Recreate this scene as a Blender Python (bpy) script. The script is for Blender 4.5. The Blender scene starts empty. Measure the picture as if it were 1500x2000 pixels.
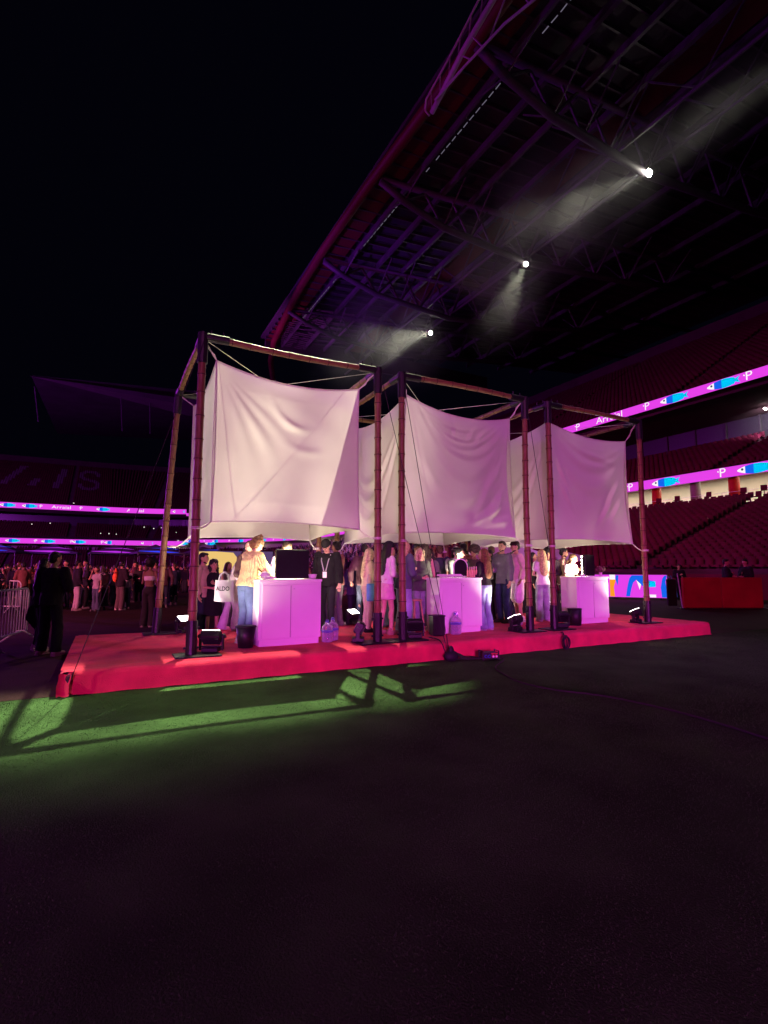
import bpy, math, random
import numpy as np
from mathutils import Vector, Matrix, Euler

rnd = random.Random(7)
R = math.radians
sc = bpy.context.scene
col = sc.collection

# ------------------------------------------------------------------ camera
cam_d = bpy.data.cameras.new('camera')
cam_d.sensor_width = 36.0
cam_d.lens = 1027 / 2000 * 36
cam_d.clip_end = 1500
cam_d.clip_start = 0.05
cam = bpy.data.objects.new('camera', cam_d)
col.objects.link(cam)
cam.location = (0.42, -7.5, 1.5)
YAW = 27.78
cam.rotation_euler = (R(90 + 6.25), 0, R(-YAW))
sc.camera = cam
sc.render.resolution_x, sc.render.resolution_y = 768, 1024
FWD = Vector((math.sin(R(YAW)), math.cos(R(YAW)), 0))
RGT = Vector((math.cos(R(YAW)), -math.sin(R(YAW)), 0))

# ------------------------------------------------------------------ world: night sky over the city
w = bpy.data.worlds.new('World')
sc.world = w
w.use_nodes = True
bg = w.node_tree.nodes['Background']
bg.inputs[0].default_value = (0.16, 0.15, 0.55, 1)
bg.inputs[1].default_value = 0.0042

sc.view_settings.view_transform = 'Standard'
sc.view_settings.look = 'None'
sc.view_settings.exposure = 0
sc.view_settings.gamma = 1
sc.render.engine = 'CYCLES'
cy = sc.cycles
cy.max_bounces = 6
cy.diffuse_bounces = 3
cy.glossy_bounces = 2
cy.transmission_bounces = 5
cy.transparent_max_bounces = 8
cy.volume_bounces = 0
cy.volume_max_steps = 256
cy.volume_step_rate = 2.0
cy.caustics_reflective = False
cy.caustics_refractive = False
cy.sample_clamp_indirect = 4
cy.use_denoising = True
cy.use_light_tree = True
cy.use_adaptive_sampling = True
cy.adaptive_threshold = 0.008


def light(name, typ, loc, target, energy, color, size=0.2, angle=60, blend=0.4, parent=None):
    d = bpy.data.lights.new(name, typ)
    d.energy = energy
    d.color = color
    if typ in ('SPOT', 'POINT'):
        d.shadow_soft_size = size
    if typ == 'SPOT':
        d.spot_size = R(angle)
        d.spot_blend = blend
    o = bpy.data.objects.new(name, d)
    col.objects.link(o)
    if parent:
        o.parent = parent
    o.location = loc
    if target is not None:
        v = Vector(target) - Vector(loc)
        o.rotation_euler = v.to_track_quat('-Z', 'Y').to_euler()
    return o


# stage lights that are behind the photographer: the magenta wash on the stand
for tx in (1.6, 4.9, 8.2, 11.5):
    light('stage_key_light', 'SPOT', (tx - 12.5, -29.0, 2.6), (tx, 0.6, 0.25), 25000, (1.0, 0.075, 0.95), 0.9, 9.6, 1.0)
light('stage_fill_light', 'SPOT', (-9.0, -29.0, 5.0), (6.0, 2.0, 5.0), 19000, (1.0, 0.14, 0.84), 1.2, 22, 1.0)
# general magenta glow of the stadium show on the bowl
light('stage_wash_light', 'POINT', (-32.0, 2.0, 16.0), None, 4000, (0.70, 0.03, 1.0), 3.0)
light('stage_far_light', 'POINT', (-45.0, 75.0, 14.0), None, 70000, (0.60, 0.04, 1.0), 3.0)
# indigo and magenta spots that colour the roof edge
light('roof_indigo_light', 'SPOT', (-14.0, 40.0, 3.0), (21.0, 43.0, 34.0), 70000, (0.34, 0.03, 1.0), 0.5, 26, 1.0)
light('roof_magenta_light', 'SPOT', (-10.0, 58.0, 3.0), (20.0, 60.0, 33.0), 80000, (0.8, 0.1, 1.0), 0.5, 22, 1.0)
light('roof_red_light', 'SPOT', (-26.0, 12.0, 5.0), (18.0, 27.0, 34.0), 12000, (1.0, 0.02, 0.30), 0.5, 40, 1.0)
# white flood on the roof boom whose light falls on the turf left of the platform
for q, tx in enumerate((-1.0, 0.6, 2.2, 3.7)):
    light('boom_flood_light', 'SPOT', (13.1 + 0.2 * q, 16.75, 36.5), (tx, -1.0 + 0.05 * q, 0.0), 125000, (1.0, 0.97, 0.66), 0.20, 4.1, 0.65)
# added weak white fill from the left that lifts the same turf
light('left_turf_fill_light', 'SPOT', (-24.0, -4.0, 24.0), (0.5, -1.2, 0.0), 24000, (1.0, 0.97, 0.70), 0.5, 8.5, 1.0)
# added pinkish fill from high behind the stand: lights carpet and tops of heads
for tx, pw in ((0.9, 18000), (3.4, 40000), (6.6, 46000), (9.9, 46000), (11.9, 30000)):
    light('platform_fill_light', 'SPOT', (tx + 19.0, 32.0, 33.0), (tx, 2.45, 0.3), pw, (1.0, 0.48, 0.60), 0.9, 6.4, 0.8)
light('front_fill_light', 'SPOT', (-5.0, -22.0, 21.0), (6.6, 3.2, 0.3), 2400, (1.0, 0.42, 0.72), 1.5, 14, 1.0)  # added front fill for the people on the platform
light('right_turf_fill_light', 'SPOT', (16.0, -14.0, 26.0), (10.0, -0.2, 0.0), 9000, (0.52, 0.18, 1.0), 0.6, 20, 1.0)  # added purple fill standing in for ambient bounce on the right turf
# red show lamp on the crowd at the left, then added fills
light('crowd_red_light', 'SPOT', (-26.0, 24.0, 5.5), (-6.0, 26.0, 1.4), 26000, (1.0, 0.12, 0.05), 0.4, 45, 0.7)
light('crowd_fill_light', 'SPOT', (-24.0, -6.0, 9.0), (0.5, 15.0, 0.8), 50000, (1.0, 0.20, 0.36), 0.6, 32, 1.0)  # added magenta fill that brightens the left crowd
light('wall_fill_light', 'SPOT', (-18.0, -16.0, 8.0), (21.5, 5.0, 0.9), 19000, (1.0, 0.06, 0.50), 0.8, 11, 1.0)  # added fill aimed at the red pitch-side wall on the right
light('far_crowd_fill_light', 'SPOT', (-22.0, 8.0, 14.0), (3.0, 55.0, 1.0), 90000, (1.0, 0.16, 0.42), 0.8, 40, 1.0)  # added pink fill for the far crowd mass
light('stand_fill_light', 'SPOT', (-12.0, 12.0, 12.0), (42.0, 26.0, 6.0), 24000, (1.0, 0.03, 0.34), 0.8, 60, 1.0)  # added red fill over the seats of the right stand
# overhead light of the lower stand's crowd
light('stand_crowd_light', 'SPOT', (20.0, 66.0, 30.0), (42.0, 74.0, 5.0), 26000, (0.85, 0.32, 0.9), 0.5, 50, 0.8)

# ------------------------------------------------------------------ materials
MATS = {}


def mat(name, colr, rough=0.8, var=0.15, scale=8.0, bump=0.0, bscale=60.0, metal=0.0, spec=0.3, trans=0.0, sheen=0.0):
    m = bpy.data.materials.new(name)
    m.use_nodes = True
    nt = m.node_tree
    b = nt.nodes['Principled BSDF']
    b.inputs['Roughness'].default_value = rough
    b.inputs['Metallic'].default_value = metal
    b.inputs['Specular IOR Level'].default_value = spec
    if sheen:
        b.inputs['Sheen Weight'].default_value = sheen
    tc = nt.nodes.new('ShaderNodeTexCoord')
    n = nt.nodes.new('ShaderNodeTexNoise')
    n.inputs['Scale'].default_value = scale
    n.inputs['Detail'].default_value = 5
    nt.links.new(tc.outputs['Object'], n.inputs['Vector'])
    r = nt.nodes.new('ShaderNodeValToRGB')
    c = Vector(colr)
    lo = c * (1 - var)
    hi = c * (1 + var)
    r.color_ramp.elements[0].color = (lo[0], lo[1], lo[2], 1)
    r.color_ramp.elements[1].color = (min(hi[0], 1), min(hi[1], 1), min(hi[2], 1), 1)
    r.color_ramp.elements[0].position = 0.3
    r.color_ramp.elements[1].position = 0.7
    nt.links.new(n.outputs['Fac'], r.inputs['Fac'])
    nt.links.new(r.outputs['Color'], b.inputs['Base Color'])
    if bump:
        n2 = nt.nodes.new('ShaderNodeTexNoise')
        n2.inputs['Scale'].default_value = bscale
        n2.inputs['Detail'].default_value = 6
        nt.links.new(tc.outputs['Object'], n2.inputs['Vector'])
        bp = nt.nodes.new('ShaderNodeBump')
        bp.inputs['Strength'].default_value = bump
        bp.inputs['Distance'].default_value = 0.02
        nt.links.new(n2.outputs['Fac'], bp.inputs['Height'])
        nt.links.new(bp.outputs['Normal'], b.inputs['Normal'])
    MATS[name] = m
    return m


def emat(name, colr, strength):
    m = bpy.data.materials.new(name)
    m.use_nodes = True
    nt = m.node_tree
    nt.nodes.clear()
    o = nt.nodes.new('ShaderNodeOutputMaterial')
    e = nt.nodes.new('ShaderNodeEmission')
    e.inputs[0].default_value = (*colr, 1)
    e.inputs[1].default_value = strength
    nt.links.new(e.outputs[0], o.inputs[0])
    MATS[name] = m
    return m


mat('grass', (0.050, 0.112, 0.034), 0.95, 0.35, 1.3, 0.9, 90.0, spec=0.05)
mat('blade', (0.046, 0.110, 0.034), 0.9, 0.25, 3.0, spec=0.1)
mat('floor_cover', (0.040, 0.020, 0.017), 0.9, 0.25, 2.0, 0.4, 40.0, spec=0.1)
mat('red_carpet', (0.72, 0.035, 0.090), 0.97, 0.20, 2.6, 0.8, 130.0, spec=0.05, sheen=0.15)
mat('black_steel', (0.012, 0.011, 0.013), 0.45, 0.3, 20.0, 0.15, 60.0, spec=0.5)
mat('black_plastic', (0.010, 0.010, 0.011), 0.5, 0.2, 20.0, spec=0.4)
mat('white_laminate', (0.72, 0.71, 0.71), 0.45, 0.03, 3.0, 0.05, 30.0, spec=0.4)
mat('counter_top', (0.82, 0.81, 0.79), 0.35, 0.03, 3.0, spec=0.4)
mat('joint_dark', (0.10, 0.09, 0.09), 0.8, 0.1)
mat('rope_white', (0.75, 0.72, 0.66), 0.9, 0.15, 40.0, 0.5, 200.0)
mat('rope_dark', (0.03, 0.028, 0.028), 0.8, 0.2, 40.0)
mat('galvanised', (0.62, 0.62, 0.65), 0.5, 0.12, 12.0, 0.1, 40.0, metal=0.15, spec=0.5)
mat('concrete_dark', (0.07, 0.030, 0.045), 0.9, 0.2, 0.6, 0.3, 8.0)
mat('cream_wall', (0.70, 0.67, 0.56), 0.85, 0.05, 0.7)
mat('red_paint', (0.55, 0.035, 0.02), 0.6, 0.1, 2.0)
mat('red_wall', (0.40, 0.006, 0.022), 0.8, 0.2, 1.4, 0.2, 12.0)
mat('grey_column', (0.30, 0.25, 0.26), 0.8, 0.1)
mat('dark_glass', (0.035, 0.033, 0.042), 0.3, 0.2, spec=0.6)
mat('seat_red', (0.11, 0.004, 0.030), 0.8, 0.2, 0.8)
mat('seat_white', (0.24, 0.20, 0.22), 0.55, 0.1)
mat('roof_deck', (0.040, 0.028, 0.045), 0.8, 0.25, 0.3, 0.3, 2.0)
mat('roof_steel', (0.055, 0.045, 0.062), 0.55, 0.2, 1.0)
mat('roof_red', (0.085, 0.004, 0.010), 0.6, 0.2, 0.5)
mat('roof_pale', (0.085, 0.06, 0.085), 0.7, 0.15, 0.3)
mat('lilac_fabric', (0.62, 0.40, 0.68), 0.8, 0.1, 2.0)
mat('tent_dark', (0.12, 0.10, 0.16), 0.8, 0.2)
mat('wood', (0.42, 0.27, 0.14), 0.6, 0.2, 20.0)
mat('bag_white', (0.40, 0.39, 0.43), 0.6, 0.05, 6.0, 0.3, 12.0)
mat('print_black', (0.015, 0.015, 0.018), 0.6, 0.1)
mat('paper', (0.75, 0.73, 0.72), 0.8, 0.08)
mat('tuft_brown', (0.20, 0.13, 0.11), 0.95, 0.3, 30.0, 0.8, 80.0)
mat('socket_blue', (0.03, 0.12, 0.55), 0.5, 0.1)
mat('socket_red', (0.55, 0.03, 0.05), 0.5, 0.1)
mat('amber_bottle', (0.85, 0.62, 0.30), 0.2, 0.1, spec=0.6)
mat('pink_cap', (0.80, 0.50, 0.48), 0.4, 0.1)
mat('neon', (1.0, 0.16, 0.05), 0.6, 0.1)
emat('led_magenta', (0.80, 0.055, 0.82), 1.0)
emat('led_white', (1.0, 0.93, 0.98), 1.0)
emat('led_blue', (0.008, 0.13, 0.86), 1.0)
emat('led_cyan', (0.0, 0.56, 0.95), 1.0)
emat('led_ink', (0.02, 0.02, 0.10), 1.0)
emat('led_orange', (1.0, 0.33, 0.02), 1.0)
emat('led_yellow', (0.95, 0.62, 0.20), 0.9)
emat('led_slate', (0.13, 0.07, 0.20), 0.8)
emat('lens', (1.0, 0.93, 0.85), 14.0)
emat('lens_roof', (1.0, 0.97, 0.78), 160.0)
emat('bulb', (1.0, 0.88, 0.66), 20.0)
emat('tube', (1.0, 0.90, 0.70), 70.0)
emat('blue_bar', (0.04, 0.06, 1.0), 1.0)
emat('violet_bar', (0.55, 0.03, 0.85), 0.9)
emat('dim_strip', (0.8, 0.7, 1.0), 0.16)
emat('small_lamp', (1.0, 0.85, 0.8), 1.2)
emat('phone_blue', (0.10, 0.45, 1.0), 1.0)


def bamboo_mat(name, a, b):
    m = bpy.data.materials.new(name)
    m.use_nodes = True
    nt = m.node_tree
    bs = nt.nodes['Principled BSDF']
    bs.inputs['Roughness'].default_value = 0.42
    bs.inputs['Specular IOR Level'].default_value = 0.35
    tc = nt.nodes.new('ShaderNodeTexCoord')
    mp = nt.nodes.new('ShaderNodeMapping')
    mp.inputs['Scale'].default_value = (6, 6, 1.2)
    n = nt.nodes.new('ShaderNodeTexNoise')
    n.inputs['Scale'].default_value = 4
    n.inputs['Detail'].default_value = 8
    n.inputs['Roughness'].default_value = 0.7
    nt.links.new(tc.outputs['Object'], mp.inputs[0])
    nt.links.new(mp.outputs[0], n.inputs['Vector'])
    r = nt.nodes.new('ShaderNodeValToRGB')
    r.color_ramp.elements[0].position = 0.32
    r.color_ramp.elements[1].position = 0.68
    r.color_ramp.elements[0].color = (*a, 1)
    r.color_ramp.elements[1].color = (*b, 1)
    nt.links.new(n.outputs['Fac'], r.inputs['Fac'])
    nt.links.new(r.outputs[0], bs.inputs['Base Color'])
    bp = nt.nodes.new('ShaderNodeBump')
    bp.inputs['Strength'].default_value = 0.25
    bp.inputs['Distance'].default_value = 0.01
    nt.links.new(n.outputs['Fac'], bp.inputs['Height'])
    nt.links.new(bp.outputs[0], bs.inputs['Normal'])
    MATS[name] = m


bamboo_mat('bamboo', (0.13, 0.06, 0.03), (0.30, 0.165, 0.075))
mat('bamboo_ring', (0.06, 0.028, 0.02), 0.7, 0.2)


def cloth_mat(name, colr):
    m = bpy.data.materials.new(name)
    m.use_nodes = True
    nt = m.node_tree
    nt.nodes.clear()
    o = nt.nodes.new('ShaderNodeOutputMaterial')
    d = nt.nodes.new('ShaderNodeBsdfDiffuse')
    t = nt.nodes.new('ShaderNodeBsdfTranslucent')
    mx = nt.nodes.new('ShaderNodeMixShader')
    mx.inputs[0].default_value = 0.32
    tc = nt.nodes.new('ShaderNodeTexCoord')
    n = nt.nodes.new('ShaderNodeTexNoise')
    n.inputs['Scale'].default_value = 3.0
    n.inputs['Detail'].default_value = 6
    nt.links.new(tc.outputs['Object'], n.inputs['Vector'])
    r = nt.nodes.new('ShaderNodeValToRGB')
    c = Vector(colr)
    r.color_ramp.elements[0].color = (*(c * 0.93), 1)
    r.color_ramp.elements[1].color = (*c, 1)
    nt.links.new(n.outputs['Fac'], r.inputs['Fac'])
    nt.links.new(r.outputs[0], d.inputs[0])
    nt.links.new(r.outputs[0], t.inputs[0])
    wv = nt.nodes.new('ShaderNodeTexNoise')
    wv.inputs['Scale'].default_value = 120
    wv.inputs['Detail'].default_value = 3
    nt.links.new(tc.outputs['Object'], wv.inputs['Vector'])
    bp = nt.nodes.new('ShaderNodeBump')
    bp.inputs['Strength'].default_value = 0.18
    bp.inputs['Distance'].default_value = 0.01
    nt.links.new(wv.outputs['Fac'], bp.inputs['Height'])
    nt.links.new(bp.outputs[0], d.inputs['Normal'])
    nt.links.new(bp.outputs[0], t.inputs['Normal'])
    nt.links.new(d.outputs[0], mx.inputs[1])
    nt.links.new(t.outputs[0], mx.inputs[2])
    nt.links.new(mx.outputs[0], o.inputs[0])
    MATS[name] = m


cloth_mat('canvas', (0.80, 0.775, 0.72))


def plastic_clear(name, colr, alpha):
    m = bpy.data.materials.new(name)
    m.use_nodes = True
    nt = m.node_tree
    nt.nodes.clear()
    o = nt.nodes.new('ShaderNodeOutputMaterial')
    t = nt.nodes.new('ShaderNodeBsdfTransparent')
    t.inputs[0].default_value = (*colr, 1)
    g = nt.nodes.new('ShaderNodeBsdfPrincipled')
    g.inputs['Base Color'].default_value = (*[min(1, c * 0.8) for c in colr], 1)
    g.inputs['Roughness'].default_value = 0.12
    mx = nt.nodes.new('ShaderNodeMixShader')
    lw = nt.nodes.new('ShaderNodeLayerWeight')
    lw.inputs[0].default_value = 0.35
    ad = nt.nodes.new('ShaderNodeMath')
    ad.operation = 'ADD'
    ad.inputs[1].default_value = alpha
    ad.use_clamp = True
    nt.links.new(lw.outputs['Facing'], ad.inputs[0])
    nt.links.new(ad.outputs[0], mx.inputs[0])
    nt.links.new(t.outputs[0], mx.inputs[1])
    nt.links.new(g.outputs[0], mx.inputs[2])
    nt.links.new(mx.outputs[0], o.inputs[0])
    MATS[name] = m


plastic_clear('clear_plastic', (0.88, 0.86, 0.92), 0.12)
plastic_clear('blue_plastic', (0.25, 0.30, 0.80), 0.45)


plastic_clear('water_clear', (0.75, 0.72, 0.85), 0.22)


def smoke_mat(name, dens):
    """thicker in the middle of the cloud, thinning to nothing at its rim, broken up by noise"""
    m = bpy.data.materials.new(name)
    m.use_nodes = True
    nt = m.node_tree
    nt.nodes.clear()
    o = nt.nodes.new('ShaderNodeOutputMaterial')
    v = nt.nodes.new('ShaderNodeVolumePrincipled')
    v.inputs['Color'].default_value = (0.9, 0.9, 0.9, 1)
    v.inputs['Anisotropy'].default_value = 0.1
    tc = nt.nodes.new('ShaderNodeTexCoord')
    mp = nt.nodes.new('ShaderNodeMapping')
    mp.inputs['Location'].default_value = (-1, -1, -1)
    mp.inputs['Scale'].default_value = (2, 2, 2)
    ln = nt.nodes.new('ShaderNodeVectorMath')
    ln.operation = 'LENGTH'
    mr = nt.nodes.new('ShaderNodeMapRange')
    mr.interpolation_type = 'SMOOTHSTEP'
    mr.inputs['From Min'].default_value = 1.0
    mr.inputs['From Max'].default_value = 0.05
    n = nt.nodes.new('ShaderNodeTexNoise')
    n.inputs['Scale'].default_value = 0.28
    n.inputs['Detail'].default_value = 3
    nr = nt.nodes.new('ShaderNodeMapRange')
    nr.inputs['From Min'].default_value = 0.36
    nr.inputs['From Max'].default_value = 0.66
    nr.inputs['To Min'].default_value = 0.25
    nr.inputs['To Max'].default_value = 1.5
    mu = nt.nodes.new('ShaderNodeMath')
    mu.operation = 'MULTIPLY'
    m2 = nt.nodes.new('ShaderNodeMath')
    m2.operation = 'MULTIPLY'
    m2.inputs[1].default_value = dens
    L = nt.links.new
    L(tc.outputs['Generated'], mp.inputs[0]); L(mp.outputs[0], ln.inputs[0]); L(ln.outputs['Value'], mr.inputs['Value'])
    L(tc.outputs['Object'], n.inputs['Vector']); L(n.outputs['Fac'], nr.inputs['Value'])
    L(mr.outputs[0], mu.inputs[0]); L(nr.outputs[0], mu.inputs[1]); L(mu.outputs[0], m2.inputs[0])
    L(m2.outputs[0], v.inputs['Density'])
    L(v.outputs[0], o.inputs['Volume'])
    MATS[name] = m


smoke_mat('smoke', 0.026)


# ------------------------------------------------------------------ mesh builder
def frame_for(d):
    d = Vector(d).normalized()
    a = Vector((0, 0, 1)) if abs(d.z) < 0.9 else Vector((1, 0, 0))
    x = d.cross(a).normalized()
    return x, d.cross(x).normalized(), d


class MB:
    def __init__(s):
        s.v, s.f, s.m = [], [], []

    def add(s, vs, fs, mi=0):
        o = len(s.v)
        s.v.extend([tuple(p) for p in vs])
        s.f.extend([tuple(i + o for i in f) for f in fs])
        s.m.extend([mi] * len(fs))
        return s

    def box(s, c, size, rot=None, mi=0):
        x, y, z = [k / 2 for k in size]
        vs = [Vector(p) for p in ((-x, -y, -z), (x, -y, -z), (x, y, -z), (-x, y, -z), (-x, -y, z), (x, -y, z), (x, y, z), (-x, y, z))]
        if rot is not None:
            M = Euler(rot).to_matrix()
            vs = [M @ p for p in vs]
        c = Vector(c)
        return s.add([p + c for p in vs], [(3, 2, 1, 0), (4, 5, 6, 7), (0, 1, 5, 4), (1, 2, 6, 5), (2, 3, 7, 6), (3, 0, 4, 7)], mi)

    def bbox(s, c, size, bev=0.01, rot=None, mi=0):
        """box with chamfered vertical and top edges (12-ish faces per edge ring)"""
        x, y, z = [k / 2 for k in size]
        b = min(bev, x * 0.9, y * 0.9, z * 0.9)
        rings = []
        for zz, ins in ((-z, b), (-z + b, 0), (z - b, 0), (z, b)):
            X, Y = x - ins, y - ins
            k = b * 0.6
            rings.append([(-X, -Y + k, zz), (-X + k, -Y, zz), (X - k, -Y, zz), (X, -Y + k, zz), (X, Y - k, zz), (X - k, Y, zz), (-X + k, Y, zz), (-X, Y - k, zz)])
        vs = [Vector(p) for r in rings for p in r]
        if rot is not None:
            M = Euler(rot).to_matrix()
            vs = [M @ p for p in vs]
        c = Vector(c)
        fs = [tuple(range(7, -1, -1)), tuple(range(24, 32))]
        for r in range(3):
            for i in range(8):
                fs.append((r * 8 + i, r * 8 + (i + 1) % 8, r * 8 + 8 + (i + 1) % 8, r * 8 + 8 + i))
        return s.add([p + c for p in vs], fs, mi)

    def rings(s, rings, cap=True, mi=0, closed=False):
        n = len(rings[0])
        vs = [p for r in rings for p in r]
        fs = []
        m = len(rings)
        for r in range(m - 1 if not closed else m):
            q = (r + 1) % m
            for i in range(n):
                fs.append((r * n + i, r * n + (i + 1) % n, q * n + (i + 1) % n, q * n + i))
        if cap and not closed:
            fs.append(tuple(range(n - 1, -1, -1)))
            fs.append(tuple(range((m - 1) * n, m * n)))
        return s.add(vs, fs, mi)

    def tube(s, pts, r, n=8, cap=True, mi=0):
        pts = [Vector(p) for p in pts]
        rs = r if isinstance(r, (list, tuple)) else [r] * len(pts)
        rings = []
        px = None
        for i, p in enumerate(pts):
            d = (pts[min(i + 1, len(pts) - 1)] - pts[max(i - 1, 0)])
            if d.length < 1e-9:
                d = Vector((0, 0, 1))
            d.normalize()
            if px is None:
                x, y, _ = frame_for(d)
            else:
                x = (px - d * px.dot(d)).normalized()
                y = d.cross(x)
            px = x
            rings.append([p + (x * math.cos(2 * math.pi * k / n) + y * math.sin(2 * math.pi * k / n)) * rs[i] for k in range(n)])
        return s.rings(rings, cap, mi)

    def cyl(s, a, b, r, n=10, r2=None, mi=0):
        return s.tube([a, b], [r, r if r2 is None else r2], n, True, mi)

    def capsule(s, a, b, r0, r1, n=10, mi=0):
        a, b = Vector(a), Vector(b)
        d = (b - a)
        L = max(d.length, 1e-6)
        d = d / L
        pts, rs = [], []
        for k in (0.05, 0.35, 0.7, 1.0):
            th = k * math.pi / 2
            pts.append(a - d * r0 * math.cos(th)); rs.append(r0 * math.sin(th))
        for k in (0.33, 0.66):
            pts.append(a.lerp(b, k)); rs.append(r0 + (r1 - r0) * k)
        for k in (1.0, 0.7, 0.35, 0.05):
            th = k * math.pi / 2
            pts.append(b + d * r1 * math.cos(th)); rs.append(r1 * math.sin(th))
        return s.tube(pts, rs, n, True, mi)

    def ell(s, c, rad, n=12, m=8, rot=None, mi=0):
        c = Vector(c)
        M = Euler(rot).to_matrix() if rot is not None else None
        rings = []
        for j in range(m + 1):
            th = math.pi * (j / m) * 0.98 + 0.01 * math.pi
            ring = []
            for i in range(n):
                ph = 2 * math.pi * i / n
                p = Vector((rad[0] * math.sin(th) * math.cos(ph), rad[1] * math.sin(th) * math.sin(ph), -rad[2] * math.cos(th)))
                if M:
                    p = M @ p
                ring.append(p + c)
            rings.append(ring)
        return s.rings(rings, True, mi)

    def mesh(s, name, mats):
        me = bpy.data.meshes.new(name)
        me.from_pydata(s.v, [], s.f)
        for m in mats:
            me.materials.append(MATS[m] if isinstance(m, str) else m)
        if len(mats) > 1:
            me.polygons.foreach_set('material_index', s.m)
        me.update()
        return me

    def obj(s, name, mats, parent=None, loc=(0, 0, 0), rz=0.0, smooth=False):
        if isinstance(mats, (str, bpy.types.Material)):
            mats = [mats]
        me = s.mesh(name, mats)
        if smooth:
            me.polygons.foreach_set('use_smooth', [True] * len(me.polygons))
        return link(name, me, parent, loc, rz)


def link(name, me, parent=None, loc=(0, 0, 0), rz=0.0):
    o = bpy.data.objects.new(name, me)
    col.objects.link(o)
    if parent is not None:
        o.parent = parent
    o.location = loc
    o.rotation_euler = (0, 0, rz)
    return o


def thing(name, label, cat, loc=(0, 0, 0), rz=0.0, group=None):
    o = bpy.data.objects.new(name, None)
    o.empty_display_size = 0.2
    col.objects.link(o)
    o.location = loc
    o.rotation_euler = (0, 0, rz)
    return tag(o, label, cat, group)


def tag(o, label, cat, group=None):
    o['label'] = label
    o['category'] = cat
    if group:
        o['group'] = group
    return o


def kind(o, k):
    o['kind'] = k
    return o


def copy_tree(o, parent=None):
    c = o.copy()
    col.objects.link(c)
    c.parent = parent
    for ch in list(o.children):
        copy_tree(ch, c)
    return c


def text_mesh(txt, size, mi=0, shear=0.0, bold=0.0):
    cu = bpy.data.curves.new('lettering', 'FONT')
    cu.body = txt
    cu.size = size
    cu.shear = shear
    cu.resolution_u = 3
    cu.offset = bold
    cu.align_x = 'CENTER'
    cu.align_y = 'CENTER'
    o = bpy.data.objects.new('lettering', cu)
    me = bpy.data.meshes.new_from_object(o)
    vs = [tuple(v.co) for v in me.vertices]
    fs = [tuple(p.vertices) for p in me.polygons]
    bpy.data.objects.remove(o)
    bpy.data.meshes.remove(me)
    return vs, fs


# ================================================================== SETTING
def sheet(name, x0, x1, y0, y1, z, m, n=1):
    b = MB()
    b.add([(x0, y0, z), (x1, y0, z), (x1, y1, z), (x0, y1, z)], [(0, 1, 2, 3)])
    return kind(b.obj(name, m), 'structure')


sheet('ground', -400, 400, -300, 500, 0.0, 'grass')
sheet('floor_covering', -80, 27.6, 0.02, 150, 0.004, 'floor_cover')

# turf blades in front of the platform
def blades(name, n, x0, x1, y0, y1, h, w_, seed, power=1.0):
    g = np.random.default_rng(seed)
    cx, cyy = 0.42, -7.5
    r = 0.9 + (g.random(n) ** power) * 15.0
    th = np.radians(YAW) + np.radians(g.uniform(-42, 42, n))
    X = cx + r * np.sin(th)
    Y = cyy + r * np.cos(th)
    k = (Y < -0.05) | (X > 13.1)
    X, Y, r = X[k], Y[k], r[k]
    n = len(X)
    a = g.uniform(0, math.pi * 2, n)
    s = (0.6 + 0.8 * g.random(n))
    hh = h * s
    ww = w_ * (0.7 + 0.16 * r) * s
    lx, ly = g.normal(0, 0.45, n) * hh, g.normal(0, 0.45, n) * hh
    v = np.zeros((n, 3, 3), np.float32)
    v[:, 0] = np.stack([X - ww * np.cos(a), Y - ww * np.sin(a), np.zeros(n)], 1)
    v[:, 1] = np.stack([X + ww * np.cos(a), Y + ww * np.sin(a), np.zeros(n)], 1)
    v[:, 2] = np.stack([X + lx, Y + ly, hh], 1)
    me = bpy.data.meshes.new(name)
    me.vertices.add(n * 3)
    me.vertices.foreach_set('co', v.ravel())
    me.loops.add(n * 3)
    me.loops.foreach_set('vertex_index', np.arange(n * 3, dtype=np.int32))
    me.polygons.add(n)
    me.polygons.foreach_set('loop_start', np.arange(0, n * 3, 3, dtype=np.int32))
    me.polygons.foreach_set('loop_total', np.full(n, 3, dtype=np.int32))
    me.materials.append(MATS['blade'])
    me.update()
    o = link(name, me)
    kind(o, 'stuff')
    o['label'] = 'short green turf blades on the pitch before the platform'
    return o


blades('grass', 420000, 0, 0, 0, 0, 0.0065, 0.0017, 3, 0.62)

# ------------------------------------------------------------------ stadium bowl (swept along a rounded path)
B_FAR, X_R, RAD = 155.0, 45.7, 45.0
CX, CY = X_R - RAD, B_FAR - RAD


def path(s, off):
    """s metres along the lower ribbon line from (45.7, -20); off metres outward"""
    L1 = CY + 20
    if s <= L1:
        return (X_R + off, -20 + s)
    L2 = RAD * math.pi / 2
    if s <= L1 + L2:
        t = (s - L1) / RAD
        return (CX + (RAD + off) * math.cos(t), CY + (RAD + off) * math.sin(t))
    return (CX - (s - L1 - L2), B_FAR + off)


S_FULL = CY + 20 + RAD * math.pi / 2 + 95
SV = list(np.arange(0, CY + 20, 10.0)) + list(np.linspace(CY + 20, CY + 20 + RAD * math.pi / 2, 14)) + [S_FULL - 50, S_FULL]


def sweep(name, prof, m, svals=None, closed=False, parent=None, k=None, smooth=False):
    svals = svals or SV
    b = MB()
    n = len(prof)
    vs = []
    for s in svals:
        for (o, z) in prof:
            x, y = path(s, o)
            vs.append((x, y, z))
    fs = []
    for i in range(len(svals) - 1):
        for j in range(n if closed else n - 1):
            q = (j + 1) % n
            fs.append((i * n + j, i * n + q, (i + 1) * n + q, (i + 1) * n + j))
    b.add(vs, fs)
    o = b.obj(name, m, parent, smooth=smooth)
    if k:
        kind(o, k)
    return o


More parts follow.
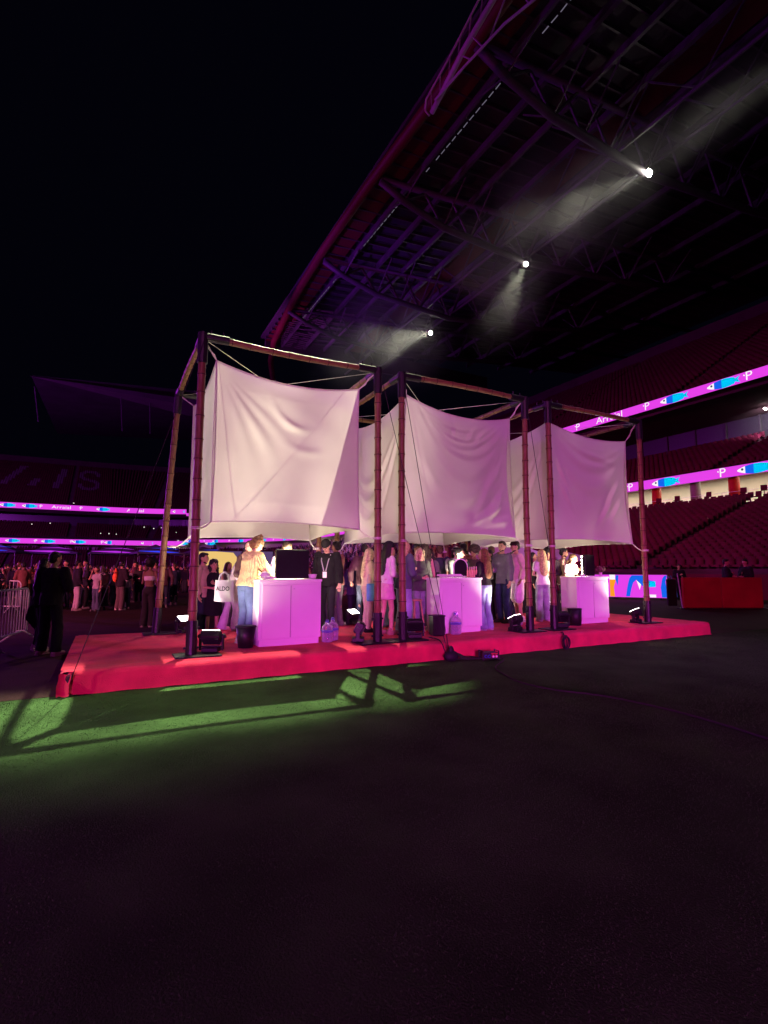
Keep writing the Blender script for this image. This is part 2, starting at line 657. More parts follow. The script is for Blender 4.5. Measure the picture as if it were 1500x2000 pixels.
def seats(name, rows, m_list, parent, step=0.56, s0=12.0, s1=None, letter=None, skip=None):
    """rows: list of (off, z). all seats of a tier in one mesh"""
    s1 = s1 or S_FULL - 6
    P, N, Zs = [], [], []
    for (o, z) in rows:
        s = s0
        while s < s1:
            if not (skip and skip(s, o)):
                x, y = path(s, o)
                x2, y2 = path(s, o + 1)
                P.append((x, y)); N.append((x2 - x, y2 - y)); Zs.append(z)
            s += step
    P, N, Zs = np.array(P), np.array(N), np.array(Zs)
    n = len(P)
    T = np.stack([-N[:, 1], N[:, 0]], 1)
    g = np.random.default_rng(5)
    hw = 0.21
    loc = [(-hw, .12, .30), (hw, .12, .30), (hw, .20, .86), (-hw, .20, .86),
           (-hw, -.26, .42), (hw, -.26, .42), (hw, .10, .38), (-hw, .10, .38), (-hw, -.26, .30), (hw, -.26, .30),
           (-hw, .26, .30), (hw, .26, .30), (hw, .26, .86), (-hw, .26, .86)]
    F = [(0, 1, 2, 3), (4, 5, 6, 7), (8, 9, 5, 4), (3, 2, 12, 13), (1, 11, 12, 2), (10, 0, 3, 13)]
    nv, nf = len(loc), len(F)
    v = np.zeros((n, nv, 3), np.float32)
    jig = g.normal(0, 0.012, n)
    for k, (t, d, h) in enumerate(loc):
        v[:, k, 0] = P[:, 0] + T[:, 0] * t + N[:, 0] * (d + jig)
        v[:, k, 1] = P[:, 1] + T[:, 1] * t + N[:, 1] * (d + jig)
        v[:, k, 2] = Zs + h
    idx = (np.array(F, np.int32)[None] + (np.arange(n, dtype=np.int32) * nv)[:, None, None]).ravel()
    me = bpy.data.meshes.new(name)
    me.vertices.add(n * nv)
    me.vertices.foreach_set('co', v.ravel())
    me.loops.add(len(idx))
    me.loops.foreach_set('vertex_index', idx)
    me.polygons.add(n * nf)
    me.polygons.foreach_set('loop_start', np.arange(0, n * nf * 4, 4, dtype=np.int32))
    me.polygons.foreach_set('loop_total', np.full(n * nf, 4, dtype=np.int32))
    for m in m_list:
        me.materials.append(MATS[m])
    if letter is not None:
        mi = np.repeat(letter(P, Zs).astype(np.int32), nf)
        me.polygons.foreach_set('material_index', mi)
    me.update()
    o = link(name, me, parent)
    kind(o, 'stuff')
    return o


def steps(rows_n, o0, z0, tread, rise):
    pr = [(o0, z0 - rise * 2), (o0, z0)]
    o, z = o0, z0
    for i in range(rows_n):
        pr.append((o + tread, z))
        pr.append((o + tread, z + rise))
        o += tread
        z += rise
    return pr[:-1], (o, z - rise)


stand = thing('stadium_stand', 'dark red tiered stadium stand curving round the pitch behind the canopies', 'stand')
# lower tier
lt_rows = [(-15.3 + i * 0.64, 1.35 + i * 0.238) for i in range(23)]
pr, _ = steps(24, -15.9, 1.3, 0.64, 0.238)
sweep('lower_terrace', [(-16.0, 0.0)] + pr, 'concrete_dark', parent=stand)
seats('lower_seats', [(o + 0.25, z) for o, z in lt_rows], ['seat_red'], stand, skip=lambda s, o: (s % 17.0) < 1.3)
# concourse
sweep('concourse_floor', [(-0.6, 6.3), (-0.6, 6.8), (6.3, 6.8)], 'concrete_dark', parent=stand)
sweep('concourse_wall', [(6.2, 6.8), (6.2, 10.1)], 'cream_wall', parent=stand)
sweep('concourse_ceiling', [(0.25, 10.05), (6.3, 10.06)], 'cream_wall', parent=stand)
# concourse strip lamps
seg = [s for s in np.arange(22, 195, 2.6)]
for i, s in enumerate(seg):
    bright = 1 if (s < 128 or i % 9 == 0) else 0
    if not bright:
        continue
    a = path(s, 3.2); c = path(s + 1.7, 3.2); d = path(s + 1.7, 3.5); e = path(s, 3.5)
    tb = MB()
    tb.add([(a[0], a[1], 9.98), (c[0], c[1], 9.98), (d[0], d[1], 9.98), (e[0], e[1], 9.98)], [(0, 3, 2, 1)])
    tb.obj('strip_lamp', 'tube', stand)
# columns of the concourse, red and grey
for i, (s, m) in enumerate([(44.7, 'red_paint'), (40.9, 'grey_column'), (37.6, 'red_paint'), (34.0, 'grey_column'), (48.4, 'grey_column'), (56, 'red_paint'), (64, 'grey_column'), (72, 'grey_column'), (80, 'red_paint'), (88, 'grey_column'), (96, 'grey_column'), (104, 'red_paint'), (112, 'grey_column'), (120, 'grey_column')]
                           + [(S_FULL - 95 + d, 'roof_pale') for d in (-40, -28, -16, -4, 4.2, 10.8, 18, 25, 32, 40)]):
    x, y = path(s, 1.4)
    MB().cyl((0, 0, 0), (0, 0, 3.25), 0.42, 14).obj('column', m, stand, (x, y, 6.8), smooth=True)
# railing before the concourse
rb = MB()
for z in (7.55, 7.9):
    rb.tube([(*path(s, 0.3), z) for s in np.arange(24, 140, 2.0)], 0.022, 5)
for s in np.arange(24, 140, 2.0):
    x, y = path(s, 0.3)
    rb.cyl((x, y, 6.8), (x, y, 7.9), 0.022, 5)
rb.obj('railing', 'galvanised', stand)
# middle tier
mt_rows = [(0.9 + i * 0.8, 9.95 + i * 0.36) for i in range(12)]
pr, _ = steps(12, 0.5, 9.9, 0.8, 0.36)
sweep('middle_terrace', pr, 'concrete_dark', parent=stand)
seats('middle_seats', [(o + 0.3, z) for o, z in mt_rows], ['seat_red'], stand, skip=lambda s, o: (s % 19.0) < 1.3)
sweep('box_wall', [(10.4, 13.4), (10.4, 17.0)], 'dark_glass', parent=stand)
sweep('tier_soffit', [(0.3, 16.58), (10.6, 16.5)], 'concrete_dark', parent=stand)
mul = MB().box((0, 0, 0), (0.16, 0.16, 3.1)).mesh('box_mullion', ['roof_steel'])
for s in np.arange(14, 200, 3.2):
    link('box_mullion', mul, stand, (*path(s, 10.34), 15.1))
# upper tier
ut_rows = [(1.2 + i * 0.74, 17.35 + i * 0.455) for i in range(36)]
pr, _ = steps(37, 0.9, 17.25, 0.74, 0.455)
sweep('upper_terrace', pr, 'concrete_dark', parent=stand)


def letters(P, Zs):
    """seats of another colour spell letters on the far upper tier"""
    m = np.zeros(len(P), bool)
    far = P[:, 1] > B_FAR - 2
    x = P[:, 0]
    z = Zs
    # U (only its slanting foot shows), I, S
    def sl(x0, x1, z0, z1):
        t = (z - z0) / (z1 - z0)
        return (z > z0) & (z < z1) & (np.abs(x - (x0 + (x1 - x0) * t)) < 0.9)
    m |= far & sl(-26.0, -22.5, 24.5, 31.5)
    m |= far & sl(-19.3, -18.3, 24.5, 27.0)
    m |= far & sl(-13.4, -12.0, 24.0, 31.8)
    cx, zt, zb = -5.2, 29.6, 26.0
    d1 = np.hypot((x - cx) / 1.25, z - zt)
    d2 = np.hypot((x - cx) / 1.25, z - zb)
    top = (np.abs(d1 - 1.75) < 0.5) & ~((x > cx) & (z < zt))
    bot = (np.abs(d2 - 1.75) < 0.5) & ~((x < cx) & (z > zb))
    m |= far & (top | bot)
    return m


seats('upper_seats', [(o + 0.3, z) for o, z in ut_rows], ['seat_red', 'seat_white'], stand, letter=letters, skip=lambda s, o: (s % 21.0) < 1.3)
sweep('upper_back_wall', [(28.5, 30), (28.5, 36)], 'concrete_dark', parent=stand)
# gangway lamps sprinkled over the far stand
for (x, z, r) in [(-8.2, 19.6, 0.16), (8.0, 18.7, 0.24), (19.6, 18.2, 0.16), (-17, 13.2, 0.12), (-13, 13.6, 0.12), (9.5, 13.4, 0.14), (12.0, 13.1, 0.14), (14, 13.4, 0.12), (22, 13, 0.14), (-1.2, 11.3, 0.12), (0.8, 11.3, 0.14), (2.6, 11.2, 0.12), (23.5, 11.4, 0.2), (18, 12.2, 0.1)]:
    MB().ell((0, 0, 0), (r, r, r), 8, 6).obj('gangway_lamp', 'small_lamp', stand, (x, B_FAR - 0.1 + max(0, (z - 17) * 1.6), z))
# a lamp in the boxes at the right
MB().ell((0, 0, 0), (0.3, 0.1, 0.12), 10, 6).obj('box_lamp', 'lens', stand, (53.0, 17.6, 16.1))
light('box_lamp_light', 'SPOT', (53.0, 17.5, 15.95), (57.0, 18.5, 15.6), 1500, (1, 0.92, 0.95), 0.1, 120, 0.8)

# single seats that stand out against the lit concourse
sp = MB()
sp.bbox((0, 0.06, 0.62), (0.44, 0.05, 0.46), 0.02, (R(-8), 0, 0))
sp.bbox((0, -0.16, 0.40), (0.44, 0.40, 0.06), 0.02)
sp.box((0, 0.0, 0.2), (0.06, 0.06, 0.4))
seat_me = sp.mesh('seat', ['seat_red'])
first = None
for i, s in enumerate(np.arange(28, 66, 0.58)):
    if rnd.random() < 0.12:
        continue
    o = link('seat', seat_me, stand, (*path(s, -0.28), 6.78 + rnd.uniform(-0.02, 0.02)), R(-90) + rnd.uniform(-0.06, 0.06))
for s in (31, 34.6, 36.1, 41.7, 43.5, 47.6, 50.2, 38.9):
    link('seat', seat_me, stand, (*path(s, -0.1), 7.25), R(-90) + rnd.uniform(-0.5, 0.5))


# ------------------------------------------------------------------ LED ribbons
def ribbon_piece(name, s0, s1, z0, z1, off, label):
    r = thing(name, label, 'LED ribbon', group='LED ribbons round the bowl')
    sv = [s for s in np.arange(s0, s1, 4.0)] + [s1]
    sweep('screen', [(off, z0), (off, z1)], 'led_magenta', sv, parent=r)
    sweep('casing', [(off + 0.02, z1), (off + 0.25, z1), (off + 0.25, z0), (off + 0.02, z0)], 'black_plastic', sv, parent=r)
    return r


def fish_flat():
    """flat fish drawing, head at -x, length 1, split by material: 0 white 1 blue 2 cyan 3 ink"""
    b = MB()
    def prof(u):
        return 0.20 * math.sin(math.pi * min(1, (u * 0.93 + 0.02))) ** 0.75
    def strip(u0, u1, mi, n=5):
        us = [u0 + (u1 - u0) * i / n for i in range(n + 1)]
        vs = [(u - 0.5, prof(u), 0) for u in us] + [(u - 0.5, -prof(u), 0) for u in us]
        b.add(vs, [(i, n + 1 + i, n + 2 + i, i + 1) for i in range(n)], mi)
    strip(0.0, 0.22, 0)
    strip(0.22, 0.45, 1)
    strip(0.45, 0.84, 2)
    b.add([(0.33, 0.06, 0), (0.33, -0.06, 0), (0.5, -0.15, 0), (0.43, 0, 0), (0.5, 0.15, 0)], [(0, 1, 3), (1, 2, 3), (0, 3, 4)], 2)
    b.add([(-0.36 + 0.035 * math.cos(k * math.pi / 4), 0.03 + 0.05 * math.sin(k * math.pi / 4), -0.004) for k in range(8)], [tuple(range(8))], 3)
    return b


FISH = fish_flat()


def put_flat(b, parent, name, mats, s, z, off, sx, sz):
    """place a flat drawing (x right, y up as seen from the pitch) on the ribbon"""
    m = MB()
    vs = []
    for (x, y, d) in b.v:
        px, py = path(s - x * sx, off - 0.03 + d)
        vs.append((px, py, z + y * sz))
    m.v, m.f, m.m = vs, list(b.f), list(b.m)
    return m.obj(name, mats, parent)


FM = ['led_white', 'led_blue', 'led_cyan', 'led_ink']


def pmark():
    b = MB()
    vs, fs = text_mesh('P', 1.25)
    b.add(vs, fs, 0)
    b.add([(-0.42, 0.28, 0), (-0.30, 0.18, 0), (-0.34, 0.08, 0), (-0.46, 0.16, 0)], [(0, 1, 2, 3)], 0)
    return b


PM = pmark()


def word():
    b = MB()
    vs, fs = text_mesh('Arraial', 0.95)
    b.add(vs, fs, 0)
    return b


WD = word()
rl = ribbon_piece('led_ribbon', 8, S_FULL - 95 - 20, 9.10, 9.95, -0.05, 'lower glowing magenta ribbon screen with fish above the lit concourse')
ru = ribbon_piece('led_ribbon', 8, S_FULL - 95 - 20, 16.68, 17.50, 0.0, 'upper glowing magenta ribbon screen with fish under the top tier at right')
fl = ribbon_piece('led_ribbon', S_FULL - 95 - 20, S_FULL - 20, 8.2, 9.5, -0.05, 'lower thin magenta ribbon screen far across the pitch behind the crowd')
fu = ribbon_piece('led_ribbon', S_FULL - 95 - 20, S_FULL - 20, 17.2, 18.6, 0.0, 'upper thin magenta ribbon screen far across the pitch at left')
for bb, hh, zz in ((22.7, 0.62, 9.5), (15.1, 0.62, 9.5), (30.6, .6, 9.5), (38, .6, 9.5), (46, .6, 9.5), (54, .6, 9.5), (62, .6, 9.5), (70, .6, 9.5), (78, .6, 9.5), (86, .6, 9.5), (94, .6, 9.5)):
    put_flat(FISH, rl, 'fish_graphic', FM, bb + 20, zz, -0.05, 2.75, 2.0)
for bb in (17.65, 26.4, 34, 42, 50, 58, 66, 74, 82, 90):
    put_flat(PM, rl, 'letter_graphic', 'led_white', bb + 20, 9.52, -0.05, 0.9, 0.85)
for bb in (21.45, 17.1, 10.5, 45, 60, 76, 92):
    put_flat(FISH, ru, 'fish_graphic', FM, bb + 20, 17.08, 0.0, 2.7, 1.95)
for bb in (24.2, 15.1, 32.6, 12.0, 40, 52, 68, 84):
    put_flat(PM, ru, 'letter_graphic', 'led_white', bb + 20, 17.09, 0.0, 0.9, 0.82)
put_flat(WD, ru, 'word_graphic', 'led_white', 28.5 + 20, 17.1, 0.0, 1.25, 1.0)
put_flat(WD, ru, 'word_graphic', 'led_white', 60 + 20, 17.08, 0.0, 1.1, 0.72)
SF = S_FULL - 95
for x in (-22.4, -17.7, -0.9, 18.6, 30):
    put_flat(FISH, fu, 'fish_graphic', FM, SF + CX - x, 17.9, 0.0, 3.4, 2.6)
for x in (-15.3, -6.2, 2.6, 14):
    put_flat(PM, fu, 'letter_graphic', 'led_white', SF + CX - x, 17.9, 0.0, 1.0, 0.95)
for x in (-10.7, 7.1):
    put_flat(WD, fu, 'word_graphic', 'led_white', SF + CX - x, 17.9, 0.0, 1.7, 1.2)
for x in (-20.8, -13.1, -6.1, 1.4, 10.5, 20, 28):
    put_flat(FISH, fl, 'fish_graphic', FM, SF + CX - x, 8.85, -0.05, 3.2, 2.4)
for x in (-15.9, -7.9, -0.7, 6, 15, 24):
    put_flat(PM, fl, 'letter_graphic', 'led_white', SF + CX - x, 8.85, -0.05, 1.0, 0.9)
for s in np.arange(CY + 24, CY + 20 + RAD * math.pi / 2 - 20, 7.5):
    put_flat(FISH, rl, 'fish_graphic', FM, s, 9.5, -0.05, 2.75, 2.0)
    put_flat(PM, rl, 'letter_graphic', 'led_white', s + 3.6, 9.52, -0.05, 0.8, 0.62)

# ------------------------------------------------------------------ the roof over the right stand
roof = thing('stadium_roof', 'dark cantilever stadium roof with purple lit trusses over the right stand', 'roof', (0, 0, 0))
X0, ZR = 19.2, 34.0
B0, B1 = -6.0, 66.0


def zr(x):
    return ZR + (x - X0) * 0.095


def zdeck(x):
    return zr(x) + 1.15


b = MB()
xs = [X0 - 0.4, 30, 45, 60, 84]
b.add([(x, y, zdeck(x)) for y in (B0, B1) for x in xs] + [(x, y, zdeck(x) + 0.35) for y in (B0, B1) for x in xs],
      [(i, i + 1, 6 + i, 5 + i) for i in range(4)] + [(10 + i, 15 + i, 16 + i, 11 + i) for i in range(4)] + [(0, 5, 15, 10), (4, 14, 19, 9)])
b.obj('roof_deck', 'roof_deck', roof)
# red rounded front edge
MB().tube([(19.3, B0, zr(X0) + 0.35), (19.2, 20, zr(X0) + 0.35), (18.8, 30, zr(X0) + 0.35), (18.7, 40, zr(X0) + .35), (18.9, 48, zr(X0) + .3), (19.3, 54, zr(X0) + .2), (20.1, 63.5, zr(X0)), (21.4, 70, zr(X0) - .4), (23.5, 76, zr(X0) - 1)], 0.42, 14).obj('roof_edge', 'roof_red', roof, smooth=True)
MB().box((X0 + 1.3, (B0 + B1) / 2, zr(X0) + 0.95), (1.9, B1 - B0, 0.12)).obj('edge_panel', 'roof_red', roof)
# longitudinal beams
for x, wd in ((22.0, .22), (25.4, .30), (28.6, .24), (32.2, .34), (35.6, .30), (40, .26), (45, .3), (50, .26), (56, .3), (63, .3), (71, .3)):
    MB().box((x, (B0 + B1) / 2, zr(x) + 0.35), (wd, B1 - B0, 0.55)).obj('purlin', 'roof_steel', roof)
# joists, every 2.15 m, across
jm = None
k = 0
y = B0 + 1
while y < B1:
    j = MB()
    j.add([(X0, -0.07, zr(X0) + 0.66), (80, -0.07, zr(80) + 0.66), (80, 0.07, zr(80) + 0.66), (X0, 0.07, zr(X0) + 0.66),
           (X0, -0.07, zr(X0) + 1.0), (80, -0.07, zr(80) + 1.0), (80, 0.07, zr(80) + 1.0), (X0, 0.07, zr(X0) + 1.0)],
          [(0, 3, 2, 1), (0, 1, 5, 4), (2, 3, 7, 6), (1, 2, 6, 5), (3, 0, 4, 7)])
    if jm is None:
        jm = j.mesh('joist', ['roof_steel'])
    link('joist', jm, roof, (0, y, 0))
    y += 1.55
# red lined service zone along the second line of trusses
MB().box((33.9, (B0 + B1) / 2, zr(34) + 0.62), (2.6, B1 - B0, 0.06)).obj('service_walkway', 'roof_red', roof)
# transverse trusses
for yb in (2.8, 15.8, 28.8, 41.8, 54.0):
    tr = MB()
    top = [(X0, yb, zr(X0) + .1), (84, yb, zr(84) + .1)]
    tr.tube(top, 0.26, 8)
    low = [(X0, yb, 33.9), (21.5, yb, 32.9), (25.5, yb, 31.8), (31, yb, 31.5), (35.2, yb, 31.25), (50, yb, 33.2), (66, yb, 36.5)]
    o = tr.obj('truss_top_chord', 'roof_steel', roof, smooth=True)
    MB().tube(low, 0.30, 8).obj('truss_bottom_chord', 'roof_steel', roof, smooth=True)
    wb = MB()
    def zlow(x):
        for (x0, _, z0), (x1, _, z1) in zip(low[:-1], low[1:]):
            if x0 <= x <= x1:
                return z0 + (z1 - z0) * (x - x0) / (x1 - x0)
        return low[-1][2]
    nodes = [21.5, 25.5, 28.4, 31, 35.2, 40, 45, 50, 57]
    for i, x in enumerate(nodes):
        x2 = x + (2.6 if i % 2 else 2.2)
        wb.cyl((x, yb, zlow(x)), (x2, yb, zr(x2)), 0.12, 6)
        wb.cyl((x, yb, zlow(x)), (x - 1.9, yb, zr(x - 1.9)), 0.12, 6)
        wb.cyl((x, yb, zlow(x)), (x + .3, yb - 3.0, zr(x)), 0.07, 5)
        wb.cyl((x, yb, zlow(x)), (x + .3, yb + 3.0, zr(x)), 0.07, 5)
    wb.obj('truss_web', 'roof_steel', roof)
# lattice girder that runs along the stand at the lamps
for x in (32.2, 35.6):
    lg = MB()
    y = B0
    zz = 32.0
    lg.tube([(x, B0, zz), (x, B1, zz)], 0.14, 6)
    i = 0
    while y < B1 - 3:
        lg.cyl((x, y, zz if i % 2 else zr(x)), (x, y + 3.2, zr(x) if i % 2 else zz), 0.08, 5)
        y += 3.2
        i += 1
    lg.obj('lattice_girder', 'roof_steel', roof)
# glowing dashes standing in for light in a gap of the roof cladding
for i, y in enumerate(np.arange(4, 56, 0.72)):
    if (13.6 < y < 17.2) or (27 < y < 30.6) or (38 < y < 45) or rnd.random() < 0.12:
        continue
    MB().box((0, 0, 0), (0.05, 0.50, 0.035)).obj('seam_glow', 'dim_strip', roof, (22.45 + (y - 20) * -0.02, y, zr(22.4) + 0.05), rnd.uniform(-0.04, 0.04))
# end wall of the roof, far end
MB().box((40, B1 + 0.2, 35.0), (41, 0.3, 3.0)).obj('roof_end', 'roof_pale', roof)
# louvred end bay near the far end
lv = MB()
for i in range(17):
    for sgi in range(3):
        if rnd.random() < 0.85:
            lv.box((21.2 + sgi * 1.55 + rnd.uniform(-.2, .2), 55.5 + i * 0.62, zr(22) + 0.25), (1.2 + rnd.uniform(-.3, .2), 0.16, 0.1))
lv.obj('louvre', 'roof_pale', roof)

mat('gantry_steel', (0.34, 0.27, 0.36), 0.55, 0.2, 1.0)
# lighting gantry above the roof edge at the top of the picture
gan = thing('lighting_gantry', 'purple lit tubular lighting boom pointing out above the roof edge', 'lighting gantry')
oc = [(17.3, 2.0, 37.6), (17.1, 8, 34.9), (17, 12.8, 32.64), (17, 15.5, 31.85), (17, 18.2, 31.3), (17.2, 18.62, 30.95), (17.4, 18.45, 30.55)]
mc = [(17.6, 2.0, 35.0), (17.2, 8, 32.6), (17, 11.54, 31.4), (17, 14.25, 30.95), (17.3, 18.0, 30.35)]
ic = [(18.4, 2.0, 30.2), (17.4, 9, 28.9), (17, 10.82, 29.15), (17, 14, 29.85), (17, 17.18, 30.39)]
MB().tube(oc, 0.07, 6).obj('outer_chord', 'gantry_steel', gan, smooth=True)
MB().tube(mc, 0.17, 8).obj('main_chord', 'gantry_steel', gan, smooth=True)
MB().tube(ic, 0.08, 6).obj('inner_chord', 'gantry_steel', gan, smooth=True)


def along(pts, y):
    for p, q in zip(pts[:-1], pts[1:]):
        if p[1] <= y <= q[1]:
            t = (y - p[1]) / (q[1] - p[1])
            return Vector(p).lerp(Vector(q), t)
    return Vector(pts[-1])


for y in np.arange(4.0, 17.8, 1.05):
    MB().cyl(along(oc, y), along(mc, y + 0.35), 0.04, 5).obj('cross_bar', 'gantry_steel', gan)
    if int(y * 10) % 2 == 0:
        MB().cyl(along(mc, y), along(ic, y - 0.9), 0.045, 5).obj('cross_bar', 'gantry_steel', gan)
MB().cyl(along(mc, 9), along(ic, 12), 0.05, 5).obj('cross_bar', 'gantry_steel', gan)
MB().cyl((17.6, 2.0, 35.0), (19.4, 2.0, 35.0), 0.12, 6).obj('hanger', 'roof_steel', gan)
MB().cyl((13.4, 16.85, 36.9), (17.6, 2.0, 35.6), 0.09, 6).obj('lamp_arm', 'roof_steel', gan)
for q, tx in enumerate((-1.0, 0.6, 2.2, 3.7)):
    LP = Vector((13.1 + 0.2 * q, 16.75, 36.5))
    ld = (Vector((tx, -1.0, 0)) - LP).normalized()
    MB().tube([LP - ld * 0.75, LP - ld * 0.7, LP - ld * 0.3, LP - ld * 0.17], [0.04, 0.08, 0.09, 0.095], 12).obj('flood_housing', 'black_steel', gan, smooth=True)


# roof spotlights with their smoke
def roof_lamp(loc, target, energy, angle, label, size=0.27):
    t = thing('roof_spotlight', label, 'spotlight', loc, group='spotlights under the roof')
    v = (Vector(target) - Vector(loc)).normalized()
    MB().cyl(-v * 0.75, (0, 0, 0), 0.34, 14, 0.46).obj('housing', 'black_steel', t, smooth=True)
    MB().cyl(v * 0.01, v * 0.05, size, 16).obj('lens', 'lens_roof', t)
    MB().cyl(-v * 0.5, (0, 0, 2.0), 0.06, 6).obj('hanger', 'black_steel', t)
    light('roof_spot_light', 'SPOT', tuple(v * 0.15), tuple(v * 5), energy * 0.36, (1.0, 1.0, 0.74), 0.25, angle, 0.55, parent=t)
    return t


CAMV = Vector((0.42, -7.5, 1.5))


def toward_cam(loc, tgt, k):
    return tuple(Vector(tgt).lerp(CAMV, k))


roof_lamp((34.9, 15.4, 31.0), (22, 19.78, 23.4), 24000, 20, 'brightest nearest roof spotlight, long beam down to the left')
roof_lamp((35.0, 28.63, 31.0), (29.8, 27.6, 22.5), 16000, 26, 'middle roof spotlight with a short downward beam', 0.22)
roof_lamp((35.0, 45.57, 31.0), (22, 43.5, 24.6), 30000, 34, 'farthest low roof spotlight, beam fanning left above the canopies', 0.25)
roof_lamp((34.9, 2.2, 31.0), (31, 11.94, 28.75), 16000, 22, 'roof spotlight beyond the right edge casting a faint beam')


def smoke(loc, tgt, rl_, rw, label, bias=0.5):
    v = Vector(tgt) - Vector(loc)
    c = Vector(loc).lerp(Vector(tgt), bias)
    b = MB()
    b.ell((0, 0, 0), (rw, rw, rl_), 20, 14)
    o = b.obj('smoke', 'smoke', None, tuple(c), smooth=True)
    o.rotation_euler = v.to_track_quat('Z', 'Y').to_euler()
    kind(o, 'stuff')
    o['label'] = label
    return o


smoke((34.9, 15.4, 31.0), (22, 19.78, 23.4), 11.5, 5.5, 'pale smoke drifting through the nearest roof beam', 0.55)
smoke((35.0, 28.63, 31.0), (29.8, 27.6, 22.5), 8.0, 4.5, 'pale smoke under the middle roof spotlight', 0.5)
smoke((35.0, 45.57, 31.0), (22, 43.5, 24.6), 12.5, 8, 'greenish pale smoke by the farthest roof spotlight', 0.5)
smoke((34.9, 2.2, 31.0), (31, 11.94, 28.75), 10, 3.0, 'faint smoke in the beam at the right', 0.9)

# far roof
fr = thing('far_roof', 'faint lilac edge of the roof across the pitch at left', 'roof')
b = MB()
b.add([(-14.2, 109, 38.0), (11.8, 109, 36.6), (15.5, 116, 36.2), (34, 118, 38), (34, 109, 39.2),
       (-14.2, 109.4, 38.25), (11.8, 109.4, 38.0), (34, 109.4, 41)], [(0, 1, 2), (1, 4, 3, 2), (0, 5, 6, 1), (1, 6, 7, 4)])
b.obj('soffit', 'roof_pale', fr)
b = MB()
for x in (-13.6, 1.5, 7.0):
    b.cyl((x, 112, 37), (x + 0.6, 116, 31), 0.12, 5)
b.obj('hanger_rod', 'roof_steel', fr)
b = MB()
b.add([(-14, 109.4, 38.3), (34, 109.4, 41.1), (34, 170, 44), (-14, 170, 41)], [(0, 1, 2, 3)])
b.obj('roof_deck', 'roof_deck', fr)

# ------------------------------------------------------------------ pitch side: board, red wall, tents
lb = thing('led_board', 'bright magenta LED board with blue fish art beside the right canopy post', 'LED board', (23.9, 10.1, 0.12), math.atan2(9.01 - 11.24, 24.7 - 23.34))
W_, H_ = 4.6, 1.12
MB().bbox((-0.9, 0.12, H_ / 2), (W_ + 0.08, 0.16, H_ + 0.06), 0.01).obj('cabinet', 'black_plastic', lb)
MB().add([(-0.9 - W_ / 2, 0.03, 0), (-0.9 + W_ / 2, 0.03, 0), (-0.9 + W_ / 2, 0.03, H_), (-0.9 - W_ / 2, 0.03, H_)], [(0, 1, 2, 3)]).obj('screen', 'led_magenta', lb)


def flatpoly(name, pts, m, d=0.024):
    """pts in screen px of the visible 2.0 x 1.12 part, origin left top"""
    vs = [(x, d, z) for x, z in pts]
    return MB().add(vs, [tuple(range(len(vs)))]).obj(name, m, lb)


def P_(u, v):
    return (-1.15 + u * 2.55, H_ * (1 - v))


def band(name, cen, m, d=0.024):
    vs = []
    n = len(cen)
    for (u, v, r) in cen:
        vs.append((P_(u - r, v)[0], d, P_(u, v)[1]))
    for (u, v, r) in cen:
        vs.append((P_(u + r, v)[0], d, P_(u, v)[1]))
    return MB().add(vs, [(i, i + 1, n + i + 1, n + i) for i in range(n - 1)]).obj(name, m, lb)


flatpoly('orange_shape', [P_(-.02, .22), P_(.10, .22), P_(.055, .55), P_(.07, .98), P_(-.02, .98)], 'led_orange')
flatpoly('white_shape', [P_(-.02, .0), P_(.085, .0), P_(.085, .22), P_(-.02, .22)], 'led_white', 0.020)
flatpoly('blue_shape', [P_(.10, .02), P_(.15, .02), P_(.13, .5), P_(.09, .22)], 'led_blue', 0.018)
band('blue_shape', [(.49, .02, .10), (.42, .15, .075), (.365, .35, .045), (.335, .6, .04), (.305, .96, .035)], 'led_blue')
flatpoly('blue_shape', [P_(.40, .02), P_(.60, .02), P_(.64, .22), P_(.80, .28), P_(.80, .52), P_(.62, .54), P_(.53, .44), P_(.47, .22)], 'led_blue', 0.021)
flatpoly('cyan_shape', [P_(.60, .30), P_(.80, .28), P_(.80, .53), P_(.62, .54)], 'led_cyan', 0.015)
flatpoly('white_shape', [P_(.47, .24), P_(.55, .42), P_(.52, .66)], 'led_white', 0.013)
flatpoly('white_shape', [P_(.60, .86), P_(.80, .86), P_(.80, .98), P_(.60, .98)], 'led_white')
flatpoly('blue_shape', [P_(.90, .98), P_(.885, .55), P_(.92, .15), P_(.96, .03), P_(1.0, .02), P_(.97, .30), P_(.985, .60), P_(1.03, .98)], 'led_blue', 0.018)
band('ink_line', [(1.06, .02, .006), (1.10, .28, .006), (1.14, .6, .006), (1.16, .95, .006)], 'led_ink', 0.012)
band('ink_line', [(.985, .36, .004), (1.03, .50, .01), (1.08, .52, .012), (1.12, .48, .005)], 'led_blue', 0.011)
MB().add([(P_(1.02, .1)[0] + 0.06 * math.cos(k * math.pi / 5), 0.010, P_(0, .1)[1] + 0.05 * math.sin(k * math.pi / 5)) for k in range(10)], [tuple(range(9, -1, -1))]).obj('fish_eye', 'led_ink', lb)
for x in (-3, -1, 1.1):
    MB().box((x, 0.35, 0.0), (0.06, 0.6, 0.06)).obj('foot', 'black_steel', lb, (0, 0, -0.06))

